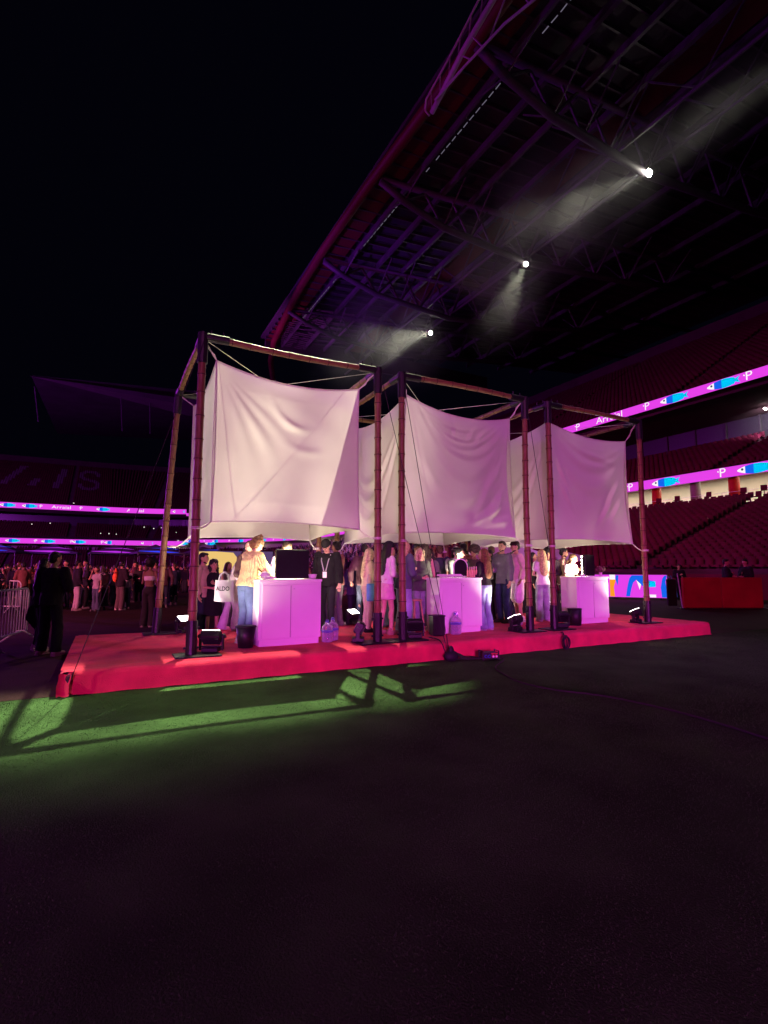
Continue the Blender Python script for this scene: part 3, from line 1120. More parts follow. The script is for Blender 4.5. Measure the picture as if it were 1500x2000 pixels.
rw = thing('barrier_wall', 'low dark red padded wall at the pitch side right of the LED board', 'wall', (21.2, 4.5, 0), math.atan2(3.71 - 5.07, 22.65 - 20.06))
for i, x in enumerate((-0.62, 0.9)):
    MB().bbox((x, 0.1, 0.62), (1.5, 0.14, 1.16), 0.03).obj('panel', 'red_wall', rw, rz=0.05 * (1 - 2 * i))
MB().bbox((-1.40, 0.75, 0.6), (0.36, 0.1, 1.05), 0.02).obj('panel', 'black_plastic', rw)
MB().cyl((-1.42, 0.0, 0), (-1.55, 0.0, 1.35), 0.02, 6).obj('pole', 'galvanised', rw)
MB().box((0.2, 0.1, 0.02), (3.4, 0.3, 0.04)).obj('foot', 'black_steel', rw)
rw2 = thing('barrier_wall', 'long dark maroon wall along the foot of the lower stand', 'wall')
sweep('panel', [(-16.4, 0.0), (-16.4, 1.25), (-16.1, 1.25), (-16.1, 0)], 'seat_red', parent=rw2)


def tent(name, loc, half, eave, peak, m, label, cat='tent', rz=0.0, group=None):
    t = thing(name, label, cat, loc, rz, group)
    b = MB()
    n = 8
    vs = []
    for k in range(n + 1):
        f = k / n
        h = half * (1 - f) + 0.02
        z = eave + (peak - eave) * (f ** 1.35)
        vs += [(-h, -h, z), (h, -h, z), (h, h, z), (-h, h, z)]
    fs = []
    for k in range(n):
        for i in range(4):
            fs.append((k * 4 + i, k * 4 + (i + 1) % 4, k * 4 + 4 + (i + 1) % 4, k * 4 + 4 + i))
    b.add(vs, fs)
    b.obj('roof_fabric', m, t)
    v = MB()
    for (x, y, sx, sy) in ((0, -half, 2 * half, .02), (0, half, 2 * half, .02), (-half, 0, .02, 2 * half), (half, 0, .02, 2 * half)):
        v.box((x, y, eave - 0.12), (sx, sy, 0.26))
    v.obj('valance', m, t)
    for sx in (-1, 1):
        for sy in (-1, 1):
            MB().box((sx * half * .97, sy * half * .97, eave / 2), (0.05, 0.05, eave)).obj('pole', 'galvanised', t)
    return t


tent('market_tent', (19.6, 15.2, 0), 2.3, 2.15, 3.5, 'lilac_fabric', 'lilac fabric tent roof behind the middle and right canopies', rz=R(-25))
tent('market_tent', (24.9, 16.2, 0), 1.5, 2.25, 2.75, 'lilac_fabric', 'small bright lilac tent seen beside the right counter mirror', rz=R(-25))
light('tent_light', 'POINT', (21.9, 11.5, 4.2), None, 260, (0.85, 0.5, 1.0), 0.2)
for i, (x, y, m, lab) in enumerate([(-14, 88, 'blue_bar', 'low dark tent with a blue lit edge far at left'), (-7, 92, 'violet_bar', 'low dark tent with a violet lit edge far across the crowd'),
                                    (1.5, 90, 'violet_bar', 'low dark tent with a violet lit edge beyond the neon backpack'), (7.5, 86, 'blue_bar', 'low dark tent with blue light behind the left bamboo posts'),
                                    (15.5, 90, 'blue_bar', 'low dark tent with blue light just left of the first canopy')]):
    t = tent('pavilion', (x, y, 0), 3.6, 4.2, 5.6, 'tent_dark', lab, 'tent', R(-10 + 7 * i), 'dark tents with coloured light')
    bb = MB()
    bb.tube([(-3.4, -3.7, 4.35), (0, -3.72, 4.3), (2.6, -3.7, 4.2)], [0.03, 0.16, 0.02], 6)
    bb.tube([(-1.5, -3.2, 4.85), (1.0, -3.0, 4.9), (2.8, -2.9, 4.7)], [0.01, 0.05, 0.01], 6)
    bb.obj('glow_streak', m, t)  # glowing streaks stand in for coloured light under the canopy fabric

# lit picture screen behind the first canopy
scn = thing('picture_screen', 'standing screen with a yellow and slate picture behind the first canopy', 'screen', (6.6, 22.0, 0), R(-8))
MB().bbox((0, 0.08, 1.55), (4.4, 0.12, 2.0), 0.01).obj('cabinet', 'black_plastic', scn)
MB().add([(-2.15, 0, .6), (2.15, 0, .6), (2.15, 0, 2.5), (-2.15, 0, 2.5)], [(0, 1, 2, 3)]).obj('slate_picture', 'led_slate', scn)
MB().add([(-2.1, -.006, 1.2), (-.6, -.006, 1.2), (-.05, -.006, 1.55), (.25, -.006, 2.1), (.0, -.006, 2.42), (-.9, -.006, 2.48), (-2.1, -.006, 2.46)], [(0, 1, 2, 3, 4, 5, 6)]).obj('yellow_picture', 'led_yellow', scn)
for x in (-1.8, 1.8):
    MB().box((x, 0.1, 0.3), (0.08, 0.5, 0.6)).obj('foot', 'black_steel', scn)

# ================================================================== THE STAND
PH = 0.28
pf = thing('platform', 'long low platform covered in red carpet under the three canopies', 'platform')
MB().box((6.47, 2.02, PH / 2 - 0.01), (12.86, 3.94, PH - 0.02)).obj('deck', 'black_plastic', pf)
# carpet rolls laid lengthwise: rounded front drape then strips with raised seams
def roll_strip(y0, y1, x0, x1, z, seed, drape=False):
    g = np.random.default_rng(seed)
    nx, ny = 120, 8
    b = MB()
    vs = []
    ys = [y0 + (y1 - y0) * j / ny for j in range(ny + 1)]
    for i in range(nx + 1):
        x = x0 + (x1 - x0) * i / nx
        for j, yy in enumerate(ys):
            zz = z + 0.0025 * math.sin(x * 1.7 + seed) + 0.002 * math.sin(x * 5.1 + yy * 3)
            if j in (0, ny):
                zz -= 0.012
            if j in (1, ny - 1):
                zz += 0.004
            vs.append((x, yy, zz))
    fs = [(i * (ny + 1) + j, (i + 1) * (ny + 1) + j, (i + 1) * (ny + 1) + j + 1, i * (ny + 1) + j + 1) for i in range(nx) for j in range(ny)]
    b.add(vs, fs)
    return b


for i, (y0, y1) in enumerate([(0.17, 0.395), (0.40, 1.63), (1.635, 2.85), (2.855, 4.03)]):
    roll_strip(y0, y1, 0.0, 12.95, PH + 0.004, i).obj('carpet_strip', 'red_carpet', pf, smooth=True)
# front drape with a rounded nose
nx = 160
b = MB()
prof = [(0.17, PH), (0.10, PH + 0.002), (0.05, PH - 0.006), (0.018, PH - 0.03), (0.0, PH - 0.075), (-0.006, 0.14), (-0.012, 0.03), (-0.03, 0.006)]
vs = []
for i in range(nx + 1):
    x = 0.09 + 12.86 * i / nx
    for j, (y, z) in enumerate(prof):
        wob = 0.006 * math.sin(x * 2.3) + 0.004 * math.sin(x * 7.7 + 1)
        vs.append((x, y + wob * (j / 7), z + (0.004 * math.sin(x * 3.1) if j < 7 else 0.004 * math.sin(x * 11))))
n = len(prof)
b.add(vs, [(i * n + j, i * n + j + 1, (i + 1) * n + j + 1, (i + 1) * n + j) for i in range(nx) for j in range(n - 1)])
b.obj('carpet_front', 'red_carpet', pf, smooth=True)
for x, sgn in ((0.0, -1), (12.95, 1)):
    b = MB()
    vs = []
    m_ = 40
    for i in range(m_ + 1):
        y = 0.0 + 4.03 * i / m_
        for (d, z) in [(-0.16, PH + 0.002), (-0.04, PH), (0, PH - 0.04), (0.012, 0.12), (0.02, 0.004)]:
            vs.append((x + sgn * (d + 0.006 * math.sin(y * 3)), y, z))
    b.add(vs, [(i * 5 + j, i * 5 + j + 1, i * 5 + 6 + j, i * 5 + 5 + j) for i in range(m_) for j in range(4)])
    b.obj('carpet_side', 'red_carpet', pf, smooth=True)
b = MB()   # folded flap at the near left corner
prof = [(-0.035, 0.26), (-0.05, 0.2), (-0.06, 0.12), (-0.05, 0.03), (-0.09, 0.006)]
vs = []
for i in range(9):
    x = -0.015 + 0.13 * i / 8
    for (y, z) in prof:
        vs.append((x - 0.012 * math.sin(z * 20), y + 0.03 * math.sin(i * 0.5), z + 0.01 * math.sin(i)))
b.add(vs, [(i * 5 + j, i * 5 + j + 1, i * 5 + 6 + j, i * 5 + 5 + j) for i in range(8) for j in range(4)])
b.obj('carpet_flap', 'red_carpet', pf, smooth=True)

# ------------------------------------------------------------------ bamboo frames
TOPZ = 5.0


RING = MB().tube([(0, 0, -.006), (0, 0, .006)], 1.0, 14).mesh('node_ring', ['bamboo_ring'])
RING.polygons.foreach_set('use_smooth', [True] * len(RING.polygons))


def bamboo_pole(name, parent, L, r, seed, loc=(0, 0, 0), rot=None):
    """along +z from 0 to L with nodes, returns object (+ node rings as a sub-part)"""
    g = random.Random(seed)
    z = 0.0
    pts, rs = [], []
    nodes = []
    bend = (g.uniform(-.012, .012), g.uniform(-.012, .012))
    def P(zz):
        t = zz / L
        return (bend[0] * math.sin(math.pi * t) * 2, bend[1] * math.sin(math.pi * t) * 2, zz)
    nz = g.uniform(0.1, 0.3)
    while nz < L - 0.05:
        nodes.append(nz)
        nz += g.uniform(0.27, 0.36)
    zs = [(0, 1.0)]
    for q in nodes:
        zs += [(q - 0.05, 0.97), (q - 0.012, 1.05), (q, 1.10), (q + 0.012, 1.05), (q + 0.05, 0.98)]
    zs.append((L, 0.96))
    for zz, k in zs:
        zz = min(max(zz, 0), L)
        pts.append(P(zz)); rs.append(r * k * (1 - 0.10 * zz / L))
    o = MB().tube(pts, rs, 14).obj(name, 'bamboo', parent, loc, smooth=True)
    if rot is not None:
        o.rotation_euler = rot
    for q in nodes:
        rr = r * 1.115 * (1 - 0.10 * q / L)
        ring = link('node_ring', RING, o, P(q))
        ring.scale = (rr, rr, 1)
    return o


def canopy_frame(x0, x1, label, leans, seed):
    y0, y1 = 0.5, 3.46
    cxm, cym = (x0 + x1) / 2, (y0 + y1) / 2
    fr_ = thing('bamboo_frame', label, 'bamboo frame', (cxm, cym, PH), group='bamboo frames on the red platform')
    posts = [(x0, y0), (x1, y0), (x1, y1), (x0, y1)]
    r = 0.062
    Hh = TOPZ - PH
    for i, (x, y) in enumerate(posts):
        lx, ly = leans[i]
        px, py = x - cxm, y - cym
        top = Vector((px, py, Hh))
        bot = Vector((px + lx, py + ly, 0.0))
        d = (top - bot)
        eul = d.to_track_quat('Z', 'Y').to_euler()
        o = bamboo_pole('post', fr_, d.length - 0.42 - 0.02, r, seed * 10 + i, tuple(bot + d.normalized() * 0.42), eul)
        sl = MB()
        sl.tube([(0, 0, 0.0), (0, 0, 0.50)], 0.078, 14)
        sl.box((0.075, 0, 0.40), (0.06, 0.03, 0.03)); sl.box((0.075, 0, 0.12), (0.06, 0.03, 0.03))
        sl.box((-0.075, 0, 0.40), (0.06, 0.03, 0.03)); sl.box((-0.075, 0, 0.12), (0.06, 0.03, 0.03))
        so = sl.obj('base_sleeve', 'black_steel', fr_, tuple(bot), smooth=False)
        so.rotation_euler = eul
        sgx = 1 if i in (0, 3) else -1
        MB().bbox((bot.x + sgx * 0.08, bot.y, 0.018), (0.62, 0.44, 0.02), 0.004).obj('base_plate', 'black_steel', fr_)
        ts = MB()
        ts.tube([(0, 0, d.length - 0.42), (0, 0, d.length + 0.05)], 0.076, 14)
        to = ts.obj('top_sleeve', 'black_steel', fr_, tuple(bot))
        to.rotation_euler = eul
    for i in range(4):
        a = Vector((posts[i][0] - cxm, posts[i][1] - cym, Hh))
        c = Vector((posts[(i + 1) % 4][0] - cxm, posts[(i + 1) % 4][1] - cym, Hh))
        d = (c - a)
        n_ = d.normalized()
        q = d.to_track_quat('Z', 'Y').to_euler()
        bamboo_pole('beam', fr_, d.length - 0.36, 0.052, seed * 10 + 5 + i, tuple(a + n_ * 0.18), q)
        for e0, e1 in ((a, 1), (c, -1)):
            s2 = MB()
            s2.tube([e0, e0 + n_ * 0.38 * e1], 0.066, 12)
            for q_ in (0.12, 0.30):
                s2.cyl(e0 + n_ * q_ * e1, e0 + n_ * q_ * e1 + Vector((0, 0, 0.12)), 0.010, 6)
            s2.obj('beam_sleeve', 'black_steel', fr_)
    return fr_


XS = [(1.55, 4.51), (5.0, 7.92), (8.56, 11.5)]
canopy_frame(*XS[0], 'left bamboo frame standing on the red platform, first canopy', [(0.0, 0), (0, 0), (0.1, 0.05), (-0.22, 0.05)], 1)
canopy_frame(*XS[1], 'middle bamboo frame standing on the red platform, second canopy', [(0.0, 0), (0.0, 0.03), (0.05, 0), (0, 0.05)], 2)
canopy_frame(*XS[2], 'right bamboo frame standing on the red platform, third canopy', [(0.0, 0.02), (0.02, 0.05), (0.1, 0), (0, 0)], 3)


# ------------------------------------------------------------------ fabric canopies
def cloth_panel(c00, c10, c01, c11, nrm, dip, rise, inl, inr, wr, n=96):
    """bilinear panel, u along, v up from 0 bottom to 1 top, edges drawn inward; wr(u,v) displaces along nrm"""
    c00, c10, c01, c11 = [Vector(c) for c in (c00, c10, c01, c11)]
    nrm = Vector(nrm)
    vs = []
    for j in range(n + 1):
        v = j / n
        for i in range(n + 1):
            u = i / n
            uu = u
            k = 4 * u * (1 - u)
            kv = 4 * v * (1 - v)
            p = c00 * (1 - uu) * (1 - v) + c10 * uu * (1 - v) + c01 * (1 - uu) * v + c11 * uu * v
            ax = (c10 - c00).normalized()
            p = p + Vector((0, 0, -dip * k * v ** 2 + rise * k * (1 - v) ** 2))
            p = p + ax * (inl * kv * (1 - u) ** 2 - inr * kv * u ** 2)
            p = p + nrm * wr(u, v)
            vs.append(p)
    fs = [(j * (n + 1) + i, j * (n + 1) + i + 1, (j + 1) * (n + 1) + i + 1, (j + 1) * (n + 1) + i) for j in range(n) for i in range(n)]
    return vs, fs


def hemrope(vs, n, r, o):
    idx = list(range(n + 1)) + [j * (n + 1) + n for j in range(1, n + 1)] + [n * (n + 1) + i for i in range(n - 1, -1, -1)] + [j * (n + 1) for j in range(n - 1, -1, -1)]
    pts = [vs[i] for i in idx]
    o.tube(pts[0:n + 1], r, 5)
    o.tube(pts[n:2 * n + 1], r, 5)
    o.tube(pts[2 * n:3 * n + 1], r, 5)
    o.tube(pts[3 * n:4 * n + 1], r, 5)


def env(u, v):
    return (16 * u * (1 - u) * v * (1 - v)) ** 0.7


def bump1(x, c, w_):
    t = (x - c) / w_
    return math.exp(-t * t)


def w_first(u, v):
    # creases that fan from the top left corner, one curved pleat, gentle billow
    d = math.hypot(u, 1 - v)
    a = math.atan2(1 - v, u + 1e-6)
    f = 0.012 * math.sin(a * 26 + 1.5 * math.sin(d * 4)) * bump1(d, 0.42, 0.26) * bump1(a, 0.95, 0.32)
    arc = math.hypot((u - 0.60), (v - 0.92))
    f += 0.05 * bump1(arc, 0.26, 0.03) * bump1(u, 0.50, 0.10) * (1 if v < 0.86 else 0.4)
    f += 0.03 * bump1(math.hypot(u - .62, v - .86), 0.36, 0.035) * bump1(u, 0.60, 0.10)
    f += 0.008 * math.sin(u * 13 + v * 17) * bump1(v, .75, .3)
    f += 0.05 * env(u, v) + 0.008 * math.sin(v * 15 + u * 3) * bump1(u, 0.9, 0.12)
    return f * min(1, 8 * u, 8 * (1 - u), 8 * v, 8 * (1 - v)) 


def swag(folds, diag, bill=0.05):
    """nested U-shaped pleats hanging from the top corners: (depth, centre, half width, height, sharpness); diag: slanting pleats (u, v, angle, length, height, sharpness)"""
    def f(u, v):
        w_ = bill * env(u, v)
        for (dep, cx_, hw_, am, sh) in folds:
            x = (u - cx_) / hw_
            if abs(x) < 1.25:
                s_ = (1 - v) - dep * (1 - x * x) - 0.015 * math.sin(7 * u + 20 * dep)
                t_ = s_ / sh
                fade = bump1(x, 0, 0.75)
                w_ += am * fade * (math.exp(-t_ * t_) - 0.75 * math.exp(-(t_ - 1.7) ** 2) * 1.0)
        for (du, dv, an, ln, am, sh) in diag:
            a_ = math.radians(an)
            p = (u - du) * math.cos(a_) + (v - dv) * math.sin(a_)
            q = -(u - du) * math.sin(a_) + (v - dv) * math.cos(a_) + 0.25 * p * p
            w_ += am * math.exp(-(p / ln) ** 2) * (math.exp(-(q / sh) ** 2) - 0.6 * math.exp(-((q - 1.6 * sh) / sh) ** 2))
        return w_ * min(1, 9 * u, 9 * (1 - u), 9 * v, 9 * (1 - v))
    return f


SW2 = swag([(.13, .44, .36, .014, .016), (.20, .50, .40, .022, .018), (.27, .54, .42, .027, .022), (.36, .57, .44, .026, .030), (.50, .55, .48, .020, .050), (.74, .48, .55, .022, .05)],
           [(.60, .84, 62, .08, .03, .020), (.68, .80, 58, .09, .03, .022), (.44, .86, 100, .07, .025, .018), (.80, .42, 55, .22, .045, .030), (.86, .26, 50, .20, .045, .030), (.76, .17, 30, .16, .04, .028), (.90, .12, 15, .12, .03, .025), (.22, .45, 115, .2, .02, .03)])
SW3 = swag([(.18, .55, .5, .012, .03), (.30, .55, .52, .022, .045), (.50, .5, .55, .016, .06)],
           [(.78, .42, 52, .18, .03, .026), (.84, .30, 50, .16, .03, .026), (.70, .28, 48, .14, .025, .024), (.14, .62, 118, .18, .03, .024), (.20, .40, 120, .14, .02, .022), (.6, .80, 170, .2, .02, .03)])
SWB = swag([(.55, .5, .5, .04, .05), (.72, .5, .5, .05, .05), (.86, .5, .5, .04, .05)], [(.3, .8, 110, .2, .02, .03)])


def billow(a, k, ph):
    def f(u, v):
        return (a * env(u, v) + 0.012 * math.sin(k * (u - 0.4 * v) + ph) * env(u, v)
                + 0.03 * bump1(math.hypot(u - .5, v - .55), 0.36, 0.05) * bump1(v, 0.22, .2))
    return f


def canopy(i, x0, x1, label, wr_front, ins, zt, zb, dip, inl, inr, extra):
    y0, y1 = 0.5, 3.46
    t = thing('fabric_canopy', label, 'canopy', ((x0 + x1) / 2, (y0 + y1) / 2, 3.4), group='white fabric canopies in the bamboo frames')
    off = Vector(t.location)
    a0, a1, b0, b1 = x0 + ins, x1 - ins, y0 + ins, y1 - ins
    C = {'fl': Vector((a0, b0, 0)), 'fr': Vector((a1, b0, 0)), 'br': Vector((a1, b1, 0)), 'bl': Vector((a0, b1, 0))}
    Zt = {'fl': zt[0], 'fr': zt[1], 'br': zt[2], 'bl': zt[3]}
    Zb = {'fl': zb[0], 'fr': zb[1], 'br': zb[2], 'bl': zb[3]}
    ex = extra  # bottom corners pulled outward
    Cb = {k: v + Vector(ex.get(k, (0, 0, 0))) for k, v in C.items()}
    def q(d, z):
        return Vector((d.x, d.y, z)) - off
    hem = MB()
    for name, l, r_, nrm, wr, dp, rs, il, ir in (
            ('front_panel', 'fl', 'fr', (0, -1, 0), wr_front, dip, 0.05, inl, inr),
            ('right_panel', 'fr', 'br', (1, 0, 0), billow(0.05, 9, 1 + i), dip, 0.05, 0.05, 0.05),
            ('back_panel', 'br', 'bl', (0, 1, 0), billow(0.06, 11, 2 + i), dip, 0.05, 0.05, 0.05),
            ('left_panel', 'bl', 'fl', (-1, 0, 0), SWB if i else billow(0.03, 7, i), dip, 0.05, 0.04, 0.04)):
        vs, fs = cloth_panel(q(Cb[l], Zb[l]), q(Cb[r_], Zb[r_]), q(C[l], Zt[l]), q(C[r_], Zt[r_]), nrm, dp, rs, il, ir, wr)
        MB().add(vs, fs).obj(name, 'canvas', t, smooth=True)
        hm = MB()
        hemrope(vs, 96, 0.011, hm)
        hm.obj('hem', 'canvas', t, smooth=True)
    posts = {'fl': (x0, y0), 'fr': (x1, y0), 'br': (x1, y1), 'bl': (x0, y1)}
    for k, (px, py) in posts.items():
        rp = MB()
        a = q(C[k], Zt[k])
        z = TOPZ - 0.06
        e = Vector((px, py, z)) - off
        dirv = (a - e); dirv.z = 0
        e = e + dirv.normalized() * 0.07
        for kk in range(2):
            sh = Vector((0.02 * kk, -0.01 * kk, 0))
            rp.tube([a, a.lerp(e, 0.35) + sh + Vector((0, 0, -.01)), a.lerp(e, .7) - sh, e], 0.009, 6)
        rp.obj('tie_rope', 'rope_white', t)
        rp = MB()
        a = q(Cb[k], Zb[k])
        zz = Zb[k] - (0.17 if k != 'fl' or i else 0.13)
        e = Vector((px, py, zz)) - off
        dirv = (a - e); dirv.z = 0
        e = e + dirv.normalized() * 0.062
        for kk in range(2):
            sh = Vector((0.015 * kk, 0.015 * kk, 0))
            rp.tube([a, a.lerp(e, 0.5) + sh + Vector((0, 0, -.02)), e], 0.010, 6)
        c = Vector((px, py, zz)) - off
        for dz in (0.0, 0.022):
            rp.tube([c + Vector((0.068 * math.cos(th), 0.068 * math.sin(th), dz)) for th in np.linspace(0, 2 * math.pi, 15)], 0.009, 5)
        rp.obj('tie_rope', 'rope_white', t)
    return t


canopy(0, *XS[0], 'left white fabric canopy with smooth front panel, the largest in view', w_first, 0.25, (4.76, 4.70, 4.70, 4.72), (2.22, 2.19, 2.12, 2.1), 0.17, 0.02, 0.03,
       {'fr': (0.02, 0, 0)})
canopy(1, *XS[1], 'middle white fabric canopy with deep hanging swag folds', SW2, 0.22, (4.74, 4.62, 4.66, 4.7), (2.16, 2.14, 2.1, 2.08), 0.20, -0.02, 0.16,
       {'fl': (-0.10, 0, 0), 'fr': (0.06, -0.02, 0), 'br': (0.1, 0.1, 0), 'bl': (-0.1, 0.1, 0)})
canopy(2, *XS[2], 'right white fabric canopy, the smallest in view', SW3, 0.22, (4.70, 4.55, 4.6, 4.66), (2.14, 2.10, 2.06, 2.05), 0.14, -0.02, 0.16,
       {'fl': (-0.1, 0, 0), 'fr': (0.05, -0.02, 0), 'br': (0.1, 0.1, 0), 'bl': (-0.15, 0.1, 0)})

# cross ropes at the top of every frame and guy lines
for i, (x0, x1) in enumerate(XS):
    nm = ('left', 'middle', 'right')[i]
    for a, c, q in (((x0, 0.5), (x1, 3.46), 'front left to back right'), ((x1, 0.5), (x0, 3.46), 'front right to back left')):
        A, Cc = Vector((a[0], a[1], TOPZ - .03)), Vector((c[0], c[1], TOPZ - .03))
        o = MB().tube([A, A.lerp(Cc, .5) - Vector((0, 0, .03)), Cc], 0.0048, 6).obj('cross_rope', 'rope_white')
        tag(o, f'thin white rope across the top of the {nm} frame, {q}', 'rope', 'cross ropes under the frame tops')


def guy(a, c, lab, sag=0.03):
    A, Cc = Vector(a), Vector(c)
    o = MB().tube([A, A.lerp(Cc, .5) - Vector((0, 0, sag)), Cc], 0.0058, 6).obj('guy_rope', 'rope_dark')
    return tag(o, lab, 'rope', 'dark guy ropes of the frames')


guy((1.55, 0.42, 4.9), (0.1, -0.06, 0.12), 'dark guy rope from the left frame to the near platform corner')
guy((4.55, 0.43, 4.85), (5.52, -0.10, 0.1), 'dark guy rope from the right post of the left frame to the sandbag')
guy((5.0, 0.43, 4.85), (5.55, -0.10, 0.1), 'dark guy rope from the left post of the middle frame to the sandbag')
guy((7.92, 0.43, 4.85), (8.22, -0.06, 0.1), 'dark guy rope from the right post of the middle frame to the coil')
b = MB()
b.capsule((0.1, -0.045, 0.16), (0.1, -0.045, 0.22), 0.018, 0.02, 8)
b.tube([(0.1 + 0.03 * math.cos(t), -0.05, 0.21 + 0.04 * math.sin(t)) for t in np.linspace(0, 6.2, 12)], 0.007, 5)
tag(b.obj('ratchet_hook', 'black_steel'), 'small black hook holding the guy rope at the near platform corner', 'hook')


# ------------------------------------------------------------------ counters
def counter(x0, x1, yf, label, seed):
    wdt, dep, hgt = x1 - x0, 0.5, 1.05
    t = thing('counter', label, 'counter', ((x0 + x1) / 2, yf + dep / 2, PH + 0.01), group='white counters on the platform')
    MB().bbox((0, 0.008, 0.05 + (hgt - 0.09) / 2 + 0.03), (wdt, dep - 0.03, hgt - 0.13), 0.004).obj('body', 'white_laminate', t)
    MB().bbox((0.0, 0.015, 0.05), (wdt - 0.05, dep - 0.06, 0.115), 0.003).obj('plinth', 'white_laminate', t)
    MB().bbox((0, 0, hgt - 0.02), (wdt + 0.012, dep + 0.012, 0.04), 0.004).obj('top', 'counter_top', t)
    # two doors on the front with a shadow gap, and a lock
    dw = (wdt - 0.10) / 2
    for k, s in enumerate((-1, 1)):
        d = MB().bbox((s * (dw / 2 + 0.004), -dep / 2 + 0.017, 0.115 + 0.42), (dw - 0.006, 0.020, 0.83), 0.003).obj('door', 'white_laminate', t)
        if k == 1:
            MB().cyl((0.05, -dep / 2 + 0.008, 0.90), (0.05, -dep / 2 - 0.004, 0.90), 0.012, 10).obj('lock', 'galvanised', d)
    MB().box((0, -dep / 2 + 0.0225, 0.535), (0.006, 0.004, 0.83)).obj('gap', 'joint_dark', t)
    MB().bbox((0, -dep / 2 + 0.016, 0.985), (wdt - 0.09, 0.018, 0.045), 0.003).obj('rail', 'white_laminate', t)
    return t


counter(2.60, 3.65, 0.88, 'white two-door counter under the left canopy with the black square mirror', 1)
counter(6.09, 7.09, 0.96, 'white two-door counter under the middle canopy with the arched mirror', 2)
counter(9.83, 10.86, 1.03, 'white two-door counter under the right canopy', 3)
CT = PH + 1.07


def vanity(loc, wdt, hgt, rz, label, side='all'):
    t = thing('vanity_mirror', label, 'mirror', loc, rz, 'make-up mirrors on the counters')
    MB().bbox((0, 0, hgt / 2), (wdt, 0.07, hgt), 0.012).obj('case', 'black_plastic', t)
    MB().box((0, 0.038, hgt / 2), (wdt - 0.14, 0.004, hgt - 0.14)).obj('glass', 'dark_glass', t)
    pts = []
    n = 6
    for k in range(n):
        z = 0.05 + (hgt - 0.1) * k / (n - 1)
        pts += [(-wdt / 2 + 0.035, z), (wdt / 2 - 0.035, z)]
    for k in range(1, 5):
        pts.append((-wdt / 2 + 0.035 + (wdt - 0.07) * k / 5, hgt - 0.04))
    for (x, z) in pts:
        MB().ell((0, 0, 0), (0.022, 0.022, 0.022), 10, 7).obj('bulb', 'bulb', t, (x, 0.058, z), smooth=True)
    light('vanity_light', 'AREA', (0, 0.10, hgt * 0.5), (0, 2, hgt * .5), 48, (1.0, 0.83, 0.58), parent=t).data.size = hgt * 0.8
    return t


vanity((3.22, 1.16, CT), 0.60, 0.49, R(6), 'square black-backed make-up mirror with bulbs on the left counter')
vanity((10.52, 1.30, CT), 0.50, 0.50, R(17), 'square make-up mirror with glowing bulbs along its left edge on the right counter')
# arched mirror
t = thing('arched_mirror', 'white-rimmed arched black-backed mirror on the middle counter', 'mirror', (6.77, 1.24, CT), R(-4))
arch = [(-0.15, 0.0)] + [(-0.15 * math.cos(a), 0.20 + 0.15 * math.sin(a)) for a in np.linspace(0, math.pi, 15)] + [(0.15, 0.0)]
b = MB()
n = len(arch)
b.add([(x, -0.012, z) for x, z in arch] + [(x, 0.012, z) for x, z in arch], [tuple(range(n)), tuple(range(2 * n - 1, n - 1, -1))] + [(i, n + i, n + (i + 1) % n, (i + 1) % n) for i in range(n)])
b.obj('back', 'black_plastic', t)
MB().tube([(x * 1.06, 0.0, z * 1.03) for x, z in arch], 0.016, 8).obj('rim', 'counter_top', t, smooth=True)
MB().box((0, 0.03, 0.012), (0.34, 0.14, 0.02)).obj('foot', 'counter_top', t)
light('vanity_light', 'AREA', (0, 0.06, 0.2), (0, 2, .25), 40, (1.0, 0.85, 0.62), parent=t).data.size = 0.25


def bottle(name, loc, r, h, m, mc, label, grp):
    t = thing(name, label, 'bottle', loc, 0, grp)
    MB().tube([(0, 0, 0), (0, 0, .003), (0, 0, h * .62), (0, 0, h * .72), (0, 0, h * .8)], [r * .9, r, r, r * .55, r * .4], 12).obj('glass', m, t, smooth=True)
    MB().cyl((0, 0, h * .8), (0, 0, h), r * .5, 10).obj('cap', mc, t)
    return t


bottle('clear_bottle', (2.88, 1.20, CT), 0.032, 0.24, 'clear_plastic', 'paper', 'tall clear bottle just left of the square mirror on the left counter', None)
bottle('clear_bottle', (10.06, 1.36, CT), 0.030, 0.20, 'clear_plastic', 'paper', 'clear bottle at the left end of the right counter', None)
k = 0
for ix, x in enumerate((6.86, 6.91, 6.96, 7.01)):
    for iy, y in enumerate((1.02, 1.09)):
        bottle('spray_bottle', (x + rnd.uniform(-.008, .008), y + 0.02, CT), 0.021, 0.19 + rnd.uniform(0, .03), 'amber_bottle', 'pink_cap',
               '%s amber spray bottle from the left, %s row on the middle counter' % (('first', 'second', 'third', 'fourth')[ix], ('front', 'back')[iy]), 'spray bottles on the middle counter')
for j, (x, y, s) in enumerate([(6.28, 1.10, .2), (6.40, 1.06, .16), (6.55, 1.08, .22)]):
    b = MB()
    for q in range(3):
        b.bbox((rnd.uniform(-.03, .03), rnd.uniform(-.03, .03), 0.012 + 0.02 * q), (s, s * .7, 0.018), 0.003, (0, 0, rnd.uniform(-.7, .7)))
    tag(b.obj('towel', 'paper', None, (x, y, CT)), ('folded pale towel at the left end of the middle counter', 'crumpled pale wipe packet on the middle counter', 'white open make-up tray by the arched mirror')[j], ('towel', 'wipes', 'tray')[j])
tag(MB().tube([(0, 0, 0), (0, 0, .09), (0, 0, .10)], [.04, .042, .035], 14).obj('jar', 'black_plastic', None, (6.20, 1.22, CT), smooth=True), 'small black jar at the left end of the middle counter', 'jar')
tag(MB().bbox((0, 0, 0.02), (.20, .13, .04), .01).obj('make_up_case', 'paper', None, (2.79, 1.03, CT), .2), 'small pale make-up case at the left edge of the left counter', 'case')
b = MB()
b.ell((0, 0, .06), (.09, .07, .06), 12, 8)
